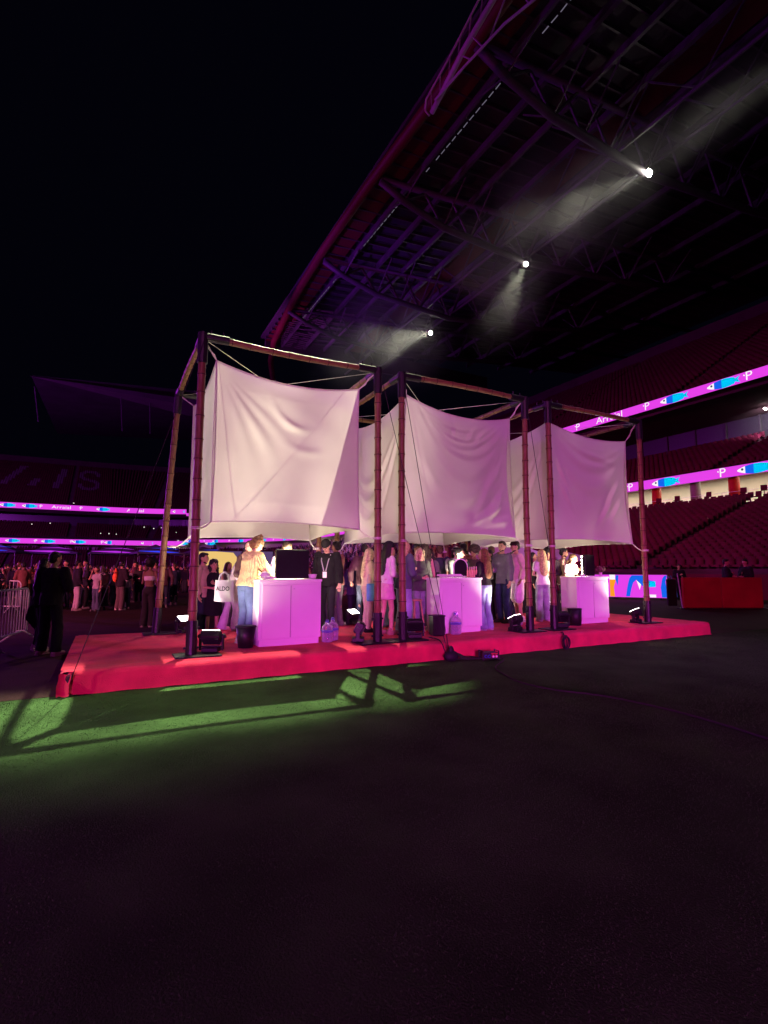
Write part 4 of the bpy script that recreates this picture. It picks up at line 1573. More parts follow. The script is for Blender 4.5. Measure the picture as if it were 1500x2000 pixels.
tag(b.obj('tissue_bundle', 'paper', None, (2.76, 1.16, CT), .2, smooth=True), 'crumpled white tissues beside the yellow sweater on the left counter', 'tissues')
b = MB()
b.tube([(0, 0, 0), (0, 0, .002), (0, 0, .07), (0, 0, .072), (0, 0, .012)], [.045, .055, .075, .066, .045], 16)
tag(b.obj('bowl', 'counter_top', None, (3.56, 1.08, CT), 0, smooth=True), 'small white bowl at the right end of the left counter', 'bowl')
for j, (x, y) in enumerate([(9.98, 1.16), (10.12, 1.13), (10.22, 1.24)]):
    tag(MB().bbox((0, 0, 0.02), (.11, .08, .035 + .01 * j), .008).obj('make_up_case', ('black_plastic', 'paper', 'bag_white')[j], None, (x, y, CT), .4 * j), ('small black make-up case at the left end of the right counter', 'small pale make-up palette on the right counter', 'small white pouch against the mirror on the right counter')[j], 'case')
t = thing('feather_duster', 'fluffy brown tuft in a white cup at the right end of the right counter', 'duster', (10.80, 1.20, CT))
MB().tube([(0, 0, 0), (0, 0, .09)], [.03, .04], 12).obj('cup', 'counter_top', t, smooth=True)
b = MB()
g = np.random.default_rng(4)
for q in range(170):
    d = Vector(g.normal(0, 1, 3)); d.normalize()
    c0 = Vector((0, 0, .14)); e = c0 + Vector((d.x * .11, d.y * .11, d.z * .085 + .02))
    b.cyl(c0 + d * .02, e, .009, 4, .004)
b.ell((0, 0, .15), (.075, .075, .06), 12, 8)
b.obj('tuft', 'tuft_brown', t)


# ------------------------------------------------------------------ floodlights on the platform
def flood(loc, aim, on, label, power=75.0, spread=120):
    a = Vector((aim[0] - loc[0], aim[1] - loc[1], aim[2] - loc[2]))
    rz = math.atan2(-a.x, a.y)
    pitch = math.atan2(a.z, math.hypot(a.x, a.y))
    t = thing('floodlight', label, 'floodlight', loc, rz, 'black floodlights at the post feet')
    MB().bbox((0, 0, 0.035), (0.24, 0.20, 0.07), 0.012).obj('base', 'black_plastic', t)
    y = MB()
    for s in (-1, 1):
        y.bbox((s * 0.165, 0, 0.14), (0.022, 0.07, 0.24), 0.006)
        y.cyl((s * 0.15, 0, 0.22), (s * 0.20, 0, 0.22), 0.028, 10)
    y.bbox((0, 0, 0.075), (0.35, 0.07, 0.022), 0.006)
    y.obj('yoke', 'black_plastic', t)
    h = MB()
    h.bbox((0, -0.02, 0), (0.29, 0.12, 0.20), 0.02)
    for q in range(5):
        h.box((0, -0.095, -0.075 + q * 0.037), (0.25, 0.03, 0.010))
    ho = h.obj('head', 'black_plastic', t, (0, 0, 0.235))
    ho.rotation_euler = (pitch, 0, 0)
    MB().box((0, 0.043, 0), (0.25, 0.006, 0.16)).obj('lens', 'lens' if on else 'dark_glass', ho)
    if on:
        light('flood_light', 'SPOT', (0, 0.075, 0), (0, 4, 0), power, (1.0, 0.84, 0.64), 0.09, spread, 0.8, parent=ho)
    return t


for i, (x0, x1) in enumerate(XS):
    cxm, cym = (x0 + x1) / 2, 1.98
    nm = ('left', 'middle', 'right')[i]
    d = 0.30
    flood((x0 + d, 0.62, PH + 0.03), (cxm, cym + 0.9, 4.4) if i == 0 else (x0 + 0.9, 2.4, 1.3), i == 0, f'%s floodlight at the front left post of the {nm} frame' % ('glowing black' if i == 0 else 'unlit black'), 150, 130)
    flood((x1 - d, 0.62, PH + 0.03), (x1 - 2.2, 1.6, 1.4) if i == 0 else (cxm + 0.3, cym + 0.8, 4.8), i > 0, f'%s floodlight at the front right post of the {nm} frame' % ('glowing black' if i else 'unlit black'), (150, 170, 100)[i], 95)
    flood((x0 + d - (0.05 if i == 0 else 0), 3.25, PH + 0.03), (cxm - .3, cym - 0.6, 3.9), True, f'glowing floodlight at the back left post of the {nm} frame', 185, 140)
    flood((x1 - d + (0.05 if i == 0 else 0), 3.25, PH + 0.03), (cxm + .3, cym - 0.6, 3.9), True, f'glowing floodlight at the back right post of the {nm} frame', 185, 140)


# ------------------------------------------------------------------ buckets, jugs, bags, boxes
def bucket(loc, r0, r1, h, label):
    t = thing('bucket', label, 'bucket', loc, rnd.uniform(0, 3), 'black waste buckets by the counters')
    MB().tube([(0, 0, 0.01), (0, 0, 0), (0, 0, 0.004), (0, 0, h), (0, 0, h + .006), (0, 0, h - .01), (0, 0, 0.02)], [0.01, r0 * .98, r0, r1, r1 * .97, r1 * .94, r0 * .9], 22, cap=True).obj('shell', 'black_plastic', t, smooth=True)
    MB().tube([(math.cos(a) * r1, math.sin(a) * r1, h - .01) for a in np.linspace(0, 2 * math.pi, 23)], 0.010, 6).obj('rim', 'black_plastic', t, smooth=True)
    return t


bucket((2.42, 0.95, PH + .01), 0.115, 0.155, 0.33, 'black round bucket left of the left counter')
bucket((9.60, 0.93, PH + .01), 0.135, 0.150, 0.36, 'black round bin at the left corner of the right counter')
bb = thing('waste_bin', 'black square bin at the left corner of the middle counter', 'bin', (5.90, 0.80, PH + .01), R(-8))
MB().bbox((0, 0, .18), (.24, .2, .36), .02).obj('shell', 'black_plastic', bb)
MB().bbox((0, 0, .36), (.26, .22, .03), .01).obj('lid', 'black_steel', bb)


def jug(loc, label, s=1.0):
    t = thing('water_jug', label, 'water jug', loc, rnd.uniform(0, 3), 'clear water jugs on the carpet')
    z = lambda a: (0, 0, a * s)
    w = 1.3 * s
    MB().tube([z(0), z(.01), z(.1), z(.11), z(.13), z(.21), z(.22), z(.24), z(.31), z(.36), z(.37), z(.40)], [.07 * w, .088 * w, .09 * w, .084 * w, .09 * w, .09 * w, .082 * w, .09 * w, .082 * w, .04 * w, .03 * w, .03 * w], 18).obj('body', 'clear_plastic', t, smooth=True)
    MB().tube([z(.012), z(.10), z(.19)], [.080 * w, .084 * w, .085 * w], 16).obj('water', 'water_clear', t, smooth=True)
    MB().tube([z(.20), z(.245)], [.0925 * w, .0925 * w], 18).obj('label_band', 'blue_plastic', t, smooth=True)
    MB().cyl(z(.40), z(.43), .036 * s, 12).obj('cap', 'blue_plastic', t)
    MB().tube([(.05 * s, 0, .34 * s), (.03 * s, 0, .45 * s), (-.03 * s, 0, .45 * s), (-.05 * s, 0, .34 * s)], .007, 6).obj('handle', 'blue_plastic', t)
    return t


jug((3.78, 0.93, PH + .01), 'front clear water jug right of the left counter', 0.82)
jug((3.95, 1.10, PH + .01), 'clear water jug half behind another right of the left counter', 0.86)
jug((6.32, 0.80, PH + .01), 'clear water jug before the left door of the middle counter', 0.92)
b = MB()
b.ell((0, 0, .09), (.16, .12, .10), 16, 10)
for q in range(len(b.v)):
    x, y, z_ = b.v[q]
    f = 1 + 0.18 * math.sin(x * 40 + z_ * 31) * math.cos(y * 37)
    b.v[q] = (x * f, y * f, max(0.0, z_ * f))
tag(b.obj('plastic_bag', 'clear_plastic', None, (8.30, 1.35, PH + .01), smooth=True), 'crumpled clear plastic bag on the carpet by the middle frame post', 'bag')

# power box on the grass
pb = thing('power_box', 'small black power distribution box with red and blue sockets on the grass', 'power box', (6.16, -0.36, 0.0), R(-16))
MB().bbox((0, 0, .12), (.40, .24, .17), .012).obj('case', 'black_plastic', pb)
for sx in (-.21, .21):
    fr_ = MB()
    for sy in (-.13, .13):
        fr_.bbox((sx, sy, .125), (.03, .03, .25), .006)
    fr_.bbox((sx, 0, .235), (.03, .28, .022), .006)
    fr_.obj('guard_frame', 'black_steel', pb)
for q, (x, m) in enumerate([(-.13, 'socket_blue'), (-.04, 'socket_blue'), (.06, 'socket_red'), (.145, 'socket_red')]):
    s_ = MB().cyl((x, -.118, .115), (x, -.15, .11), .037, 12).obj('socket', m, pb)
    MB().cyl((x, -.15, .11), (x, -.156, .109), .028, 12).obj('lid', 'black_plastic' if q < 2 else 'paper', s_)
MB().bbox((.10, -.122, .175), (.17, .006, .03), .001).obj('label_plate', 'socket_red', pb)


pb.scale = (0.66, 0.66, 0.66)


def cable(name, pts, r, m, lab):
    P = [Vector(p) for p in pts]
    out = []
    for i in range(len(P) - 1):
        p0, p1, p2, p3 = P[max(i - 1, 0)], P[i], P[i + 1], P[min(i + 2, len(P) - 1)]
        for k_ in range(6):
            t_ = k_ / 6
            out.append(0.5 * ((2 * p1) + (p2 - p0) * t_ + (2 * p0 - 5 * p1 + 4 * p2 - p3) * t_ ** 2 + (3 * p1 - p0 - 3 * p2 + p3) * t_ ** 3))
    out.append(P[-1])
    return tag(MB().tube(out, r, 6).obj(name, m, smooth=True), lab, 'cable')


cable('power_cable', [(6.29, -0.40, .05), (6.28, -0.6, .035), (5.7, -1.08, .035), (5.46, -1.56, .035), (5.31, -2.04, .035), (5.37, -2.57, .033), (5.65, -3.09, .033), (5.76, -3.78, .03), (5.72, -4.34, .03), (5.62, -4.83, .03), (5.3, -6.4, .03)], 0.012, 'rope_dark', 'grey cable snaking over the grass from the power box')
cable('power_cable', [(6.03, -0.40, .05), (5.8, -0.25, .03), (5.6, -0.12, .03), (5.5, -0.08, .1), (5.5, 0.1, PH + .02), (5.6, 0.6, PH + .02)], 0.010, 'rope_dark', 'black cable from the power box up over the platform edge')
b = MB()
b.ell((0, 0, .08), (.14, .09, .09), 14, 8)
b.ell((.0, 0, .17), (.05, .04, .08), 10, 6)
sb = tag(b.obj('sandbag', 'print_black', None, (5.54, -0.16, 0), smooth=True), 'black sandbag anchoring two guy ropes at the platform front', 'sandbag')
b = MB()
vs = []
for i in range(13):
    u = i / 12
    for j in range(5):
        v = j / 4
        vs.append((0.1 + u * 0.62, -0.10 - 0.13 * v * (1 - u * .6) , 0.012 + 0.11 * (1 - u) ** 2 * (1 - v * .7) + .01 * math.sin(u * 14 + v * 3)))
b.add(vs, [(i * 5 + j, i * 5 + j + 1, i * 5 + 6 + j, i * 5 + 5 + j) for i in range(12) for j in range(4)])
tag(b.obj('ground_cloth', 'print_black', None, (5.54, -0.04, 0.004), smooth=True), 'black cloth trailing on the grass between sandbag and power box', 'cloth')
b = MB()
for q in range(6):
    cx_, cz_ = rnd.uniform(-.03, .03), 0.13 + rnd.uniform(-.02, .03)
    b.tube([(cx_ + (.045 + .01 * q % 3) * math.cos(a), -0.02 - .008 * q, cz_ + (.10 + .01 * (q % 3)) * math.sin(a)) for a in np.linspace(0, 2 * math.pi, 16)], .008, 5)
b.tube([(0, -.03, .2), (0.0, 0.02, .3), (.02, .1, .30)], .008, 5)
tag(b.obj('rope_coil', 'rope_dark', None, (8.22, -0.06, 0)), 'hank of dark rope hanging on the platform front near the right frame', 'rope coil')

# wooden stool
st = thing('stool', 'slim wooden stool behind the left end of the middle counter', 'stool', (5.83, 1.5, PH + .01), .3)
MB().tube([(0, 0, .60), (0, 0, .63)], .16, 18).obj('seat', 'wood', st)
for sx, sy in ((1, 1), (1, -1), (-1, 1), (-1, -1)):
    MB().cyl((sx * .09, sy * .09, .60), (sx * .15, sy * .15, 0), .016, 8).obj('leg', 'wood', st)
MB().tube([(.125, .125, .22), (-.125, .125, .22), (-.125, -.125, .22), (.125, -.125, .22), (.125, .125, .22)], .010, 6).obj('foot_ring', 'wood', st)


# crowd barriers
def barrier(loc, rz, label, L=2.3):
    t = thing('crowd_barrier', label, 'barrier', loc, rz, 'steel crowd barriers at the left')
    f_ = MB()
    z0, z1 = 0.22, 1.10
    rc = 0.16
    pts = [(0, 0, z0), (0, 0, z1 - rc)] + [(rc - rc * math.cos(a), 0, z1 - rc + rc * math.sin(a)) for a in np.linspace(.3, 1.57, 5)] + \
          [(L - rc + rc * math.sin(a), 0, z1 - rc + rc * math.cos(a)) for a in np.linspace(0, 1.3, 5)] + [(L, 0, z1 - rc), (L, 0, z0), (0, 0, z0)]
    f_.tube(pts, 0.021, 8)
    f_.obj('frame', 'galvanised', t, smooth=True)
    n = 17
    for i in range(1, n):
        x = L * i / n
        MB().cyl((x, 0, z0), (x, 0, z1), 0.0085, 6).obj('bar', 'galvanised', t)
    for x in (0.28, L - 0.28):
        lg = MB()
        lg.tube([(x, -.36, .02), (x, -.05, .24), (x, .05, .24), (x, .36, .02)], 0.017, 6)
        lg.obj('foot', 'galvanised', t)
    return t


barrier((-1.0, 6.1, 0.004), R(-102.5), 'nearer steel crowd barrier at the left edge beside the dark clothed man')
barrier((-4.2, 16.0, 0.004), R(-27.8), 'farther steel crowd barrier behind the nearer one at the left', 2.3)


# ================================================================== PEOPLE
PQ = []      # (temp object, final object, smooth) – all remeshed together at the end
TEX = {}


def tex(sz):
    if sz not in TEX:
        t = bpy.data.textures.new('folds', 'CLOUDS')
        t.noise_scale = sz
        t.noise_depth = 2
        TEX[sz] = t
    return TEX[sz]


SKIN = {'light': (0.62, 0.36, 0.26), 'tan': (0.46, 0.25, 0.16), 'brown': (0.22, 0.11, 0.065), 'dark': (0.09, 0.045, 0.03)}
for k_, c in SKIN.items():
    mat('skin_' + k_, c, 0.55, 0.06, 12, 0.05, 60, spec=0.35)
HAIR = {'black': (0.010, 0.008, 0.008), 'dark': (0.03, 0.018, 0.012), 'brown': (0.10, 0.05, 0.025), 'auburn': (0.16, 0.07, 0.03), 'blonde': (0.50, 0.37, 0.18), 'pale': (0.55, 0.44, 0.26)}
for k_, c in HAIR.items():
    mat('hair_' + k_, c, 0.5, 0.45, 25, 0.6, 90, spec=0.35)
mat('eye_dark', (0.015, 0.01, 0.01), 0.3, 0.0)
mat('lip', (0.38, 0.12, 0.10), 0.5, 0.0)
FABRIC = {}


def fabric(c):
    key = tuple(round(q, 3) for q in c)
    if key not in FABRIC:
        nm = 'fabric_%d' % len(FABRIC)
        mat(nm, c, 0.88, 0.12, 9.0, 0.35, 45.0, spec=0.15)
        FABRIC[key] = nm
    return FABRIC[key]


def knit(c):
    nm = 'knit_%d' % len(MATS)
    m = mat(nm, c, 0.95, 0.10, 30.0, 0.0)
    nt = m.node_tree
    b_ = nt.nodes['Principled BSDF']
    tc = nt.nodes.new('ShaderNodeTexCoord')
    wv = nt.nodes.new('ShaderNodeTexWave')
    wv.bands_direction = 'X'
    wv.inputs['Scale'].default_value = 11
    wv.inputs['Distortion'].default_value = 1.2
    nt.links.new(tc.outputs['Object'], wv.inputs['Vector'])
    bp = nt.nodes.new('ShaderNodeBump')
    bp.inputs['Strength'].default_value = 0.8
    bp.inputs['Distance'].default_value = 0.02
    nt.links.new(wv.outputs['Fac'], bp.inputs['Height'])
    nt.links.new(bp.outputs[0], b_.inputs['Normal'])
    return nm


def denim(c):
    nm = 'denim_%d' % len(MATS)
    mat(nm, c, 0.9, 0.38, 4.5, 0.5, 70.0, spec=0.1)
    return nm


ARM = {  # elbow, wrist offsets from the shoulder for the right side (x outward)
    'D': ((.05, -.02, -.29), (.07, .05, -.54)),
    'F': ((.06, .05, -.28), (.00, .28, -.22)),
    'B': ((.07, .02, -.28), (-.10, .20, -.30)),
    'U': ((.04, .20, -.22), (-.10, .24, .04)),
    'P': ((.06, .08, -.28), (-.08, .25, -.10)),
    'R': ((.03, .20, -.22), (.00, .44, -.30)),
    'C': ((.11, -.06, -.27), (.10, .04, -.50)),
    'X': ((.08, .03, -.27), (-.16, .17, -.20)),
    'H': ((.10, .12, -.18), (-.02, .12, .10)),
}


def person(loc, phi, H=1.72, sex='f', skin='light', hair=('long', 'dark'), top=('tee', (.7, .7, .7)), bottom=('trousers', (.05, .06, .1)),
           shoes=(.03, .03, .03), arms='DD', lean=0, head=(0, 0), stance=(0.0, 0.0), label='', group=None, hat=None, fine=True, width=1.0, cat='person', beard=False, knees=0.0, spread=0.0):
    """phi: 0 faces away from the camera, 90 faces the picture's right, 180 faces the camera"""
    rz = R(-(YAW + phi))
    k = H / 1.75
    vox = 0.0115 if fine else 0.022
    vc = 0.014 if fine else 0.026
    nr = 12 if fine else 8
    sw = (0.185 if sex == 'm' else 0.160) * width
    hipw = 0.155 if sex == 'm' else 0.165
    bw = 1.0 if sex == 'm' else 0.9
    hipz = 0.92
    LM = Matrix.Translation((0, 0, hipz)) @ Matrix.Rotation(R(-lean), 4, 'X') @ Matrix.Translation((0, 0, -hipz))

    def U(p):      # upright body point -> leaned
        return LM @ Vector(p)

    HM = LM @ Matrix.Translation((0, 0.0, 1.52)) @ Euler((R(-head[1]) , 0, R(-head[0]))).to_matrix().to_4x4() @ Matrix.Translation((0, 0, -1.52))

    def HD(p):
        return HM @ Vector(p)

    def uell(b, c, rad, M, n=12, m=8):
        """ellipsoid in upright space sent through M"""
        q = MB(); q.ell(c, rad, n, m)
        b.add([M @ Vector(v) for v in q.v], q.f)

    def ellstack(b, lst, M, n=16):
        rings_ = []
        for (x, y, z, rx, ry) in lst:
            rings_.append([M @ Vector((x + rx * math.cos(2 * math.pi * i / n), y + ry * math.sin(2 * math.pi * i / n), z)) for i in range(n)])
        b.rings(rings_, True)

    # joints
    J = {}
    for s, sg in (('r', 1), ('l', -1)):
        st = stance[0 if s == 'r' else 1]
        J['hip' + s] = Vector((sg * 0.088, 0, 0.92))
        J['knee' + s] = Vector((sg * (0.098 + spread * .6), 0.03 + st * 0.55 + knees, 0.49))
        J['ank' + s] = Vector((sg * (0.105 + spread), -0.015 + st, 0.085))
        J['sh' + s] = Vector((sg * sw, 0.0, 1.425))
        e, w_ = ARM[arms[0 if s == 'r' else 1]]
        J['el' + s] = J['sh' + s] + Vector((sg * e[0], e[1], e[2]))
        J['wr' + s] = J['sh' + s] + Vector((sg * w_[0], w_[1], w_[2]))

    body = MB()
    ID = Matrix.Identity(4)
    for s, sg in (('r', 1), ('l', -1)):
        body.capsule(J['hip' + s], J['knee' + s], 0.085 * bw, 0.055 * bw, nr)
        body.capsule(J['knee' + s], J['ank' + s], 0.054 * bw, 0.036, nr)
        kn, an = J['knee' + s], J['ank' + s]
        body.ell(kn.lerp(an, 0.3) + Vector((0, -0.02, 0)), (0.048 * bw, 0.052 * bw, 0.11), nr, 6)
        body.capsule(an + Vector((0, -0.04, -0.045)), an + Vector((sg * 0.015, 0.13, -0.055)), 0.036, 0.030, nr)
        a, e_, w_ = U(J['sh' + s]), U(J['el' + s]), U(J['wr' + s])
        body.capsule(a, e_, 0.050 * bw, 0.038 * bw, nr)
        body.capsule(e_, w_, 0.039 * bw, 0.026 * bw, nr)
        # hand: palm, four unequal bent fingers and a thumb from the palm's side
        d = (w_ - e_).normalized()
        side = d.cross(Vector((0, 1, 0.3)))
        if side.length < 0.1:
            side = d.cross(Vector((1, 0, 0)))
        side.normalize()
        nrm = side.cross(d).normalized()
        pc = w_ + d * 0.055
        for q in (-0.026, -0.009, 0.009, 0.026):
            body.capsule(w_ + d * 0.012 + side * q * 0.6, w_ + d * 0.09 + side * q, 0.017, 0.014, 6)
        for q, L in ((-0.030, 0.060), (-0.010, 0.078), (0.010, 0.072), (0.029, 0.055)):
            f0 = w_ + d * 0.088 + side * q
            f1 = f0 + d * L * 0.55 + nrm * 0.012
            f2 = f1 + d * L * 0.40 + nrm * 0.026
            body.capsule(f0, f1, 0.0092, 0.0085, 6)
            body.capsule(f1, f2, 0.0086, 0.0075, 6)
        t0 = w_ + d * 0.035 - side * 0.026 * sg
        t1 = t0 + d * 0.035 - side * 0.028 * sg + nrm * 0.012
        t2 = t1 + d * 0.030 - side * 0.006 * sg + nrm * 0.012
        body.capsule(t0, t1, 0.012, 0.0105, 6)
        body.capsule(t1, t2, 0.0105, 0.009, 6)
    ellstack(body, [(0, 0, .84, .09, .07), (0, -.01, .90, hipw, .105), (0, -.01, .97, hipw * .97, .10), (0, 0, 1.08, .125 * bw + .005, .085), (0, 0, 1.2, .145 * bw, .095), (0, 0.005, 1.31, .165 * bw, .105), (0, 0, 1.41, sw * .95, .085), (0, 0, 1.46, .10, .07), (0, 0, 1.49, .06, .055)], LM, 16)
    if sex == 'f':
        for sg in (-1, 1):
            uell(body, (sg * .065, .075, 1.29), (.062, .05, .06), LM, 10, 6)
    body.capsule(U((0, -.005, 1.44)), HD((0, 0.012, 1.56)), 0.054 * (1.05 if sex == 'm' else .9), 0.050 * (1.05 if sex == 'm' else .9), nr)
    # head: skull, jaw, nose, chin, ears
    uell(body, (0, 0.0, 1.655), (0.074, 0.094, 0.100), HM, 16, 10)
    uell(body, (0, 0.032, 1.595), (0.055, 0.060, 0.068), HM, 14, 8)
    uell(body, (0, 0.074, 1.552), (0.026, 0.020, 0.020), HM, 8, 6)
    body.capsule(HD((0, 0.088, 1.662)), HD((0, 0.112, 1.620)), 0.010, 0.0155, 8)
    for sg in (-1, 1):
        uell(body, (sg * .075, -0.008, 1.635), (.012, .022, .034), HM, 8, 6)
        uell(body, (sg * .034, 0.080, 1.672), (.022, .012, .008), HM, 8, 5)
        uell(body, (sg * .040, 0.062, 1.618), (.024, .022, .022), HM, 8, 5)
    tmpB = mk(body, vox, 3)
    o = bpy.data.objects.new('person', bpy.data.meshes.new('person'))
    col.objects.link(o)
    o.location = loc
    o.rotation_euler = (0, 0, rz)
    o.scale = (k, k, k)
    tag(o, label, cat, group)
    PQ.append((tmpB, o, 'skin_' + skin))
    # face
    if fine:
        for sg in (-1, 1):
            fm = MB(); uell(fm, (sg * .033, 0.0905, 1.655), (.0125, .006, .006), HM, 8, 5)
            fm.obj('eye', 'eye_dark', o, smooth=True)
            fm = MB()
            fm.capsule(HD((sg * .016, 0.094, 1.676)), HD((sg * .050, 0.080, 1.678)), .0045, .003, 6)
            fm.obj('eyebrow', 'hair_' + (hair[1] if hair else 'dark'), o, smooth=True)
        fm = MB(); uell(fm, (0, 0.0935, 1.583), (.024, .008, .0075), HM, 10, 5)
        fm.obj('mouth', 'lip', o, smooth=True)
    if beard:
        bm_ = MB()
        uell(bm_, (0, 0.030, 1.566), (0.056, 0.058, 0.040), HM, 14, 8)
        uell(bm_, (0, 0.072, 1.548), (0.028, 0.022, 0.022), HM, 10, 6)
        q_piece('beard', bm_, 'hair_' + hair[1], o, vc, 2, 0.012, 0.03)
    # hair
    if hair:
        hb = MB()
        style, hc = hair
        if style in ('short', 'bun', 'tail', 'long', 'bob'):
            uell(hb, (0, -0.022, 1.682), (0.083, 0.096, 0.088), HM, 16, 10)
            uell(hb, (0, -0.045, 1.640), (0.076, 0.070, 0.085), HM, 14, 8)
        if style == 'short':
            uell(hb, (0, 0.045, 1.738), (0.060, 0.045, 0.028), HM, 10, 6)
        if style in ('long', 'bob'):
            L = 0.42 if style == 'long' else 0.20
            for sg in (-1, 1):
                hb.capsule(HD((sg * .072, -0.005, 1.69)), U((sg * .085, -0.02, 1.60 - L * .35)), .030, .036, 8)
            ellstack(hb, [(0, -.055, 1.70, .080, .045), (0, -.075, 1.58, .095, .045), (0, -.095, 1.45, .115, .042), (0, -.115, 1.62 - L, .115, .040), (0, -.115, 1.56 - L, .09, .028), (0, -.112, 1.52 - L, .04, .015)], LM, 14)
        if style == 'afro':
            uell(hb, (0, -0.035, 1.705), (0.145, 0.140, 0.135), HM, 16, 12)
        if style == 'curly':
            uell(hb, (0, -0.035, 1.690), (0.105, 0.112, 0.100), HM, 16, 10)
            ellstack(hb, [(0, -.05, 1.70, .10, .06), (0, -.07, 1.56, .135, .07), (0, -.085, 1.43, .145, .07), (0, -.09, 1.33, .11, .05), (0, -.09, 1.29, .05, .02)], LM, 14)
        if style == 'bun':
            uell(hb, (0, -0.085, 1.765), (0.052, 0.052, 0.048), HM, 12, 8)
        if style == 'wave':
            uell(hb, (0, -0.02, 1.690), (0.096, 0.105, 0.092), HM, 16, 10)
            uell(hb, (0, -0.06, 1.62), (0.098, 0.075, 0.100), HM, 14, 8)
            uell(hb, (.02, -0.04, 1.77), (0.055, 0.055, 0.04), HM, 10, 6)
        if style == 'tail':
            hb.capsule(HD((0, -0.10, 1.70)), U((0, -.16, 1.40)), .032, .022, 8)
        if style == 'cropped':
            uell(hb, (0, -0.012, 1.672), (0.078, 0.098, 0.092), HM, 16, 10)
        dd = {'afro': (0.045, 0.03), 'curly': (0.06, 0.035), 'wave': (0.045, 0.03)}.get(style, (0.022, 0.028))
        q_piece('hair', hb, 'hair_' + hc, o, vc, 1, dd[0], dd[1])
    if hat:
        hm_ = MB()
        if hat[0] == 'beanie':
            uell(hm_, (0, -0.006, 1.705), (0.090, 0.108, 0.085), HM, 16, 10)
            ellstack(hm_, [(0, -.004, 1.668, .088, .106), (0, -.004, 1.71, .092, .110)], HM, 18)
        else:
            uell(hm_, (0, -0.008, 1.712), (0.088, 0.106, 0.076), HM, 16, 10)
            ellstack(hm_, [(0, .10, 1.700, .070, .085), (0, .10, 1.709, .068, .083)], HM, 16)
        q_piece('hat', hm_, fabric(hat[1]), o, vc, 1)
    # bottom
    bt, bc = bottom[0], bottom[1]
    bmn = bc if isinstance(bc, str) else fabric(bc)
    pb_ = MB()
    if bt in ('trousers', 'flared', 'wide', 'shorts', 'baggy'):
        ellstack(pb_, [(0, -.005, .83, .10, .085), (0, -.01, .90, hipw + .014, .122), (0, -.01, .97, hipw + .008, .115), (0, 0, 1.06, .14 * bw + .01, .10)], LM if lean < 14 else ID, 16)
        ha = {'baggy': .088, 'trousers': .064, 'flared': .105, 'wide': .096, 'shorts': .1}[bt]
        ka = {'baggy': .086, 'trousers': .072, 'flared': .070, 'wide': .090, 'shorts': .1}[bt]
        for s, sg in (('r', 1), ('l', -1)):
            h_, kn, an = J['hip' + s], J['knee' + s], J['ank' + s]
            pb_.capsule(h_ + Vector((0, 0, .0)), kn, 0.098, ka, nr)
            if bt != 'shorts':
                end = an + Vector((0, 0, -0.055 if bt in ('flared', 'wide') else -0.015))
                pb_.tube([kn, kn.lerp(end, .15), kn.lerp(end, .5), kn.lerp(end, .97), end], [ka, ka * .99, (ka + ha) / 2, ha, ha * .97], nr)
            else:
                e_ = kn + Vector((0, 0, .0))
                pb_.tube([h_, h_.lerp(e_, .5), e_], [.10, .108, .112], nr)
        q_piece('shorts' if bt == 'shorts' else 'trousers', pb_, bmn, o, vc, 3, 0.022, 0.09)
    elif bt in ('skirt', 'miniskirt', 'longskirt'):
        zb_ = {'skirt': .50, 'miniskirt': .66, 'longskirt': .16}[bt]
        fl_ = {'skirt': .24, 'miniskirt': .215, 'longskirt': .25}[bt]
        ellstack(pb_, [(0, 0, 1.06, .135, .10), (0, -.005, .95, hipw + .012, .122), (0, -.01, .86, hipw + .025, .135), (0, -.01, (zb_ + .86) / 2, (fl_ + hipw + .02) / 2 + .005, .155), (0, -.01, zb_, fl_, .185)], ID, 20)
        q_piece('skirt', pb_, bmn, o, vc, 2, 0.03, 0.08)
    # top
    tt, tc_ = top[0], top[1]
    tmn = tc_ if isinstance(tc_, str) else fabric(tc_)
    ub = MB()
    ext = {'tee': .88, 'shirt': .84, 'jacket': .84, 'sweater': .90, 'tank': .98, 'crop': 1.20, 'coat': .50, 'dress': .55, 'blouse': .93, 'strapless': 1.16}[tt]
    g_ = {'tee': .016, 'shirt': .026, 'jacket': .036, 'sweater': .036, 'tank': .009, 'crop': .009, 'coat': .045, 'dress': .012, 'blouse': .020, 'strapless': .010}[tt]
    wl = g_ * (1.3 if tt not in ('dress', 'tank') else 1.0)
    lst = []
    if ext < .80:
        lst += [(0, -.005, ext, hipw + g_ + .03, .14 + g_), (0, -.005, .80, hipw + g_ + .012, .125 + g_)]
    if ext < .93:
        lst += [(0, -.005, max(ext, .84), hipw + g_ + (.005 if ext < .9 else -.0), .118 + g_)]
    if ext < 1.0:
        lst += [(0, -.005, max(.95, ext), hipw * .98 + g_, .11 + g_)]
    if ext < 1.15:
        lst += [(0, 0, 1.08, .130 * bw + wl + .006, .088 + wl)]
    lst += [(0, 0, 1.21, .148 * bw + g_ + .004, .098 + g_), (0, .01, 1.31, .168 * bw + g_, .110 + g_ + (.018 if sex == 'f' else 0))]
    if tt == 'strapless':
        lst[-1] = (0, .01, 1.33, .166 * bw + g_, .110 + g_)
    elif tt == 'tank' or tt == 'dress' and len(bottom) > 2:
        lst += [(0, 0, 1.37, .13, .10 + g_)]
    else:
        lst += [(0, 0, 1.41, sw * .97 + g_ * .8, .088 + g_), (0, -.005, 1.455, .105 + g_ * .5, .075 + g_ * .6), (0, -.008, 1.485, .066 + g_ * .35, .060 + g_ * .4)]
    ellstack(ub, lst, LM, 18)
    if sex == 'f' and tt != 'coat':
        for sg in (-1, 1):
            uell(ub, (sg * .062, .075 + g_, 1.29), (.066, .05, .062), LM, 10, 6)
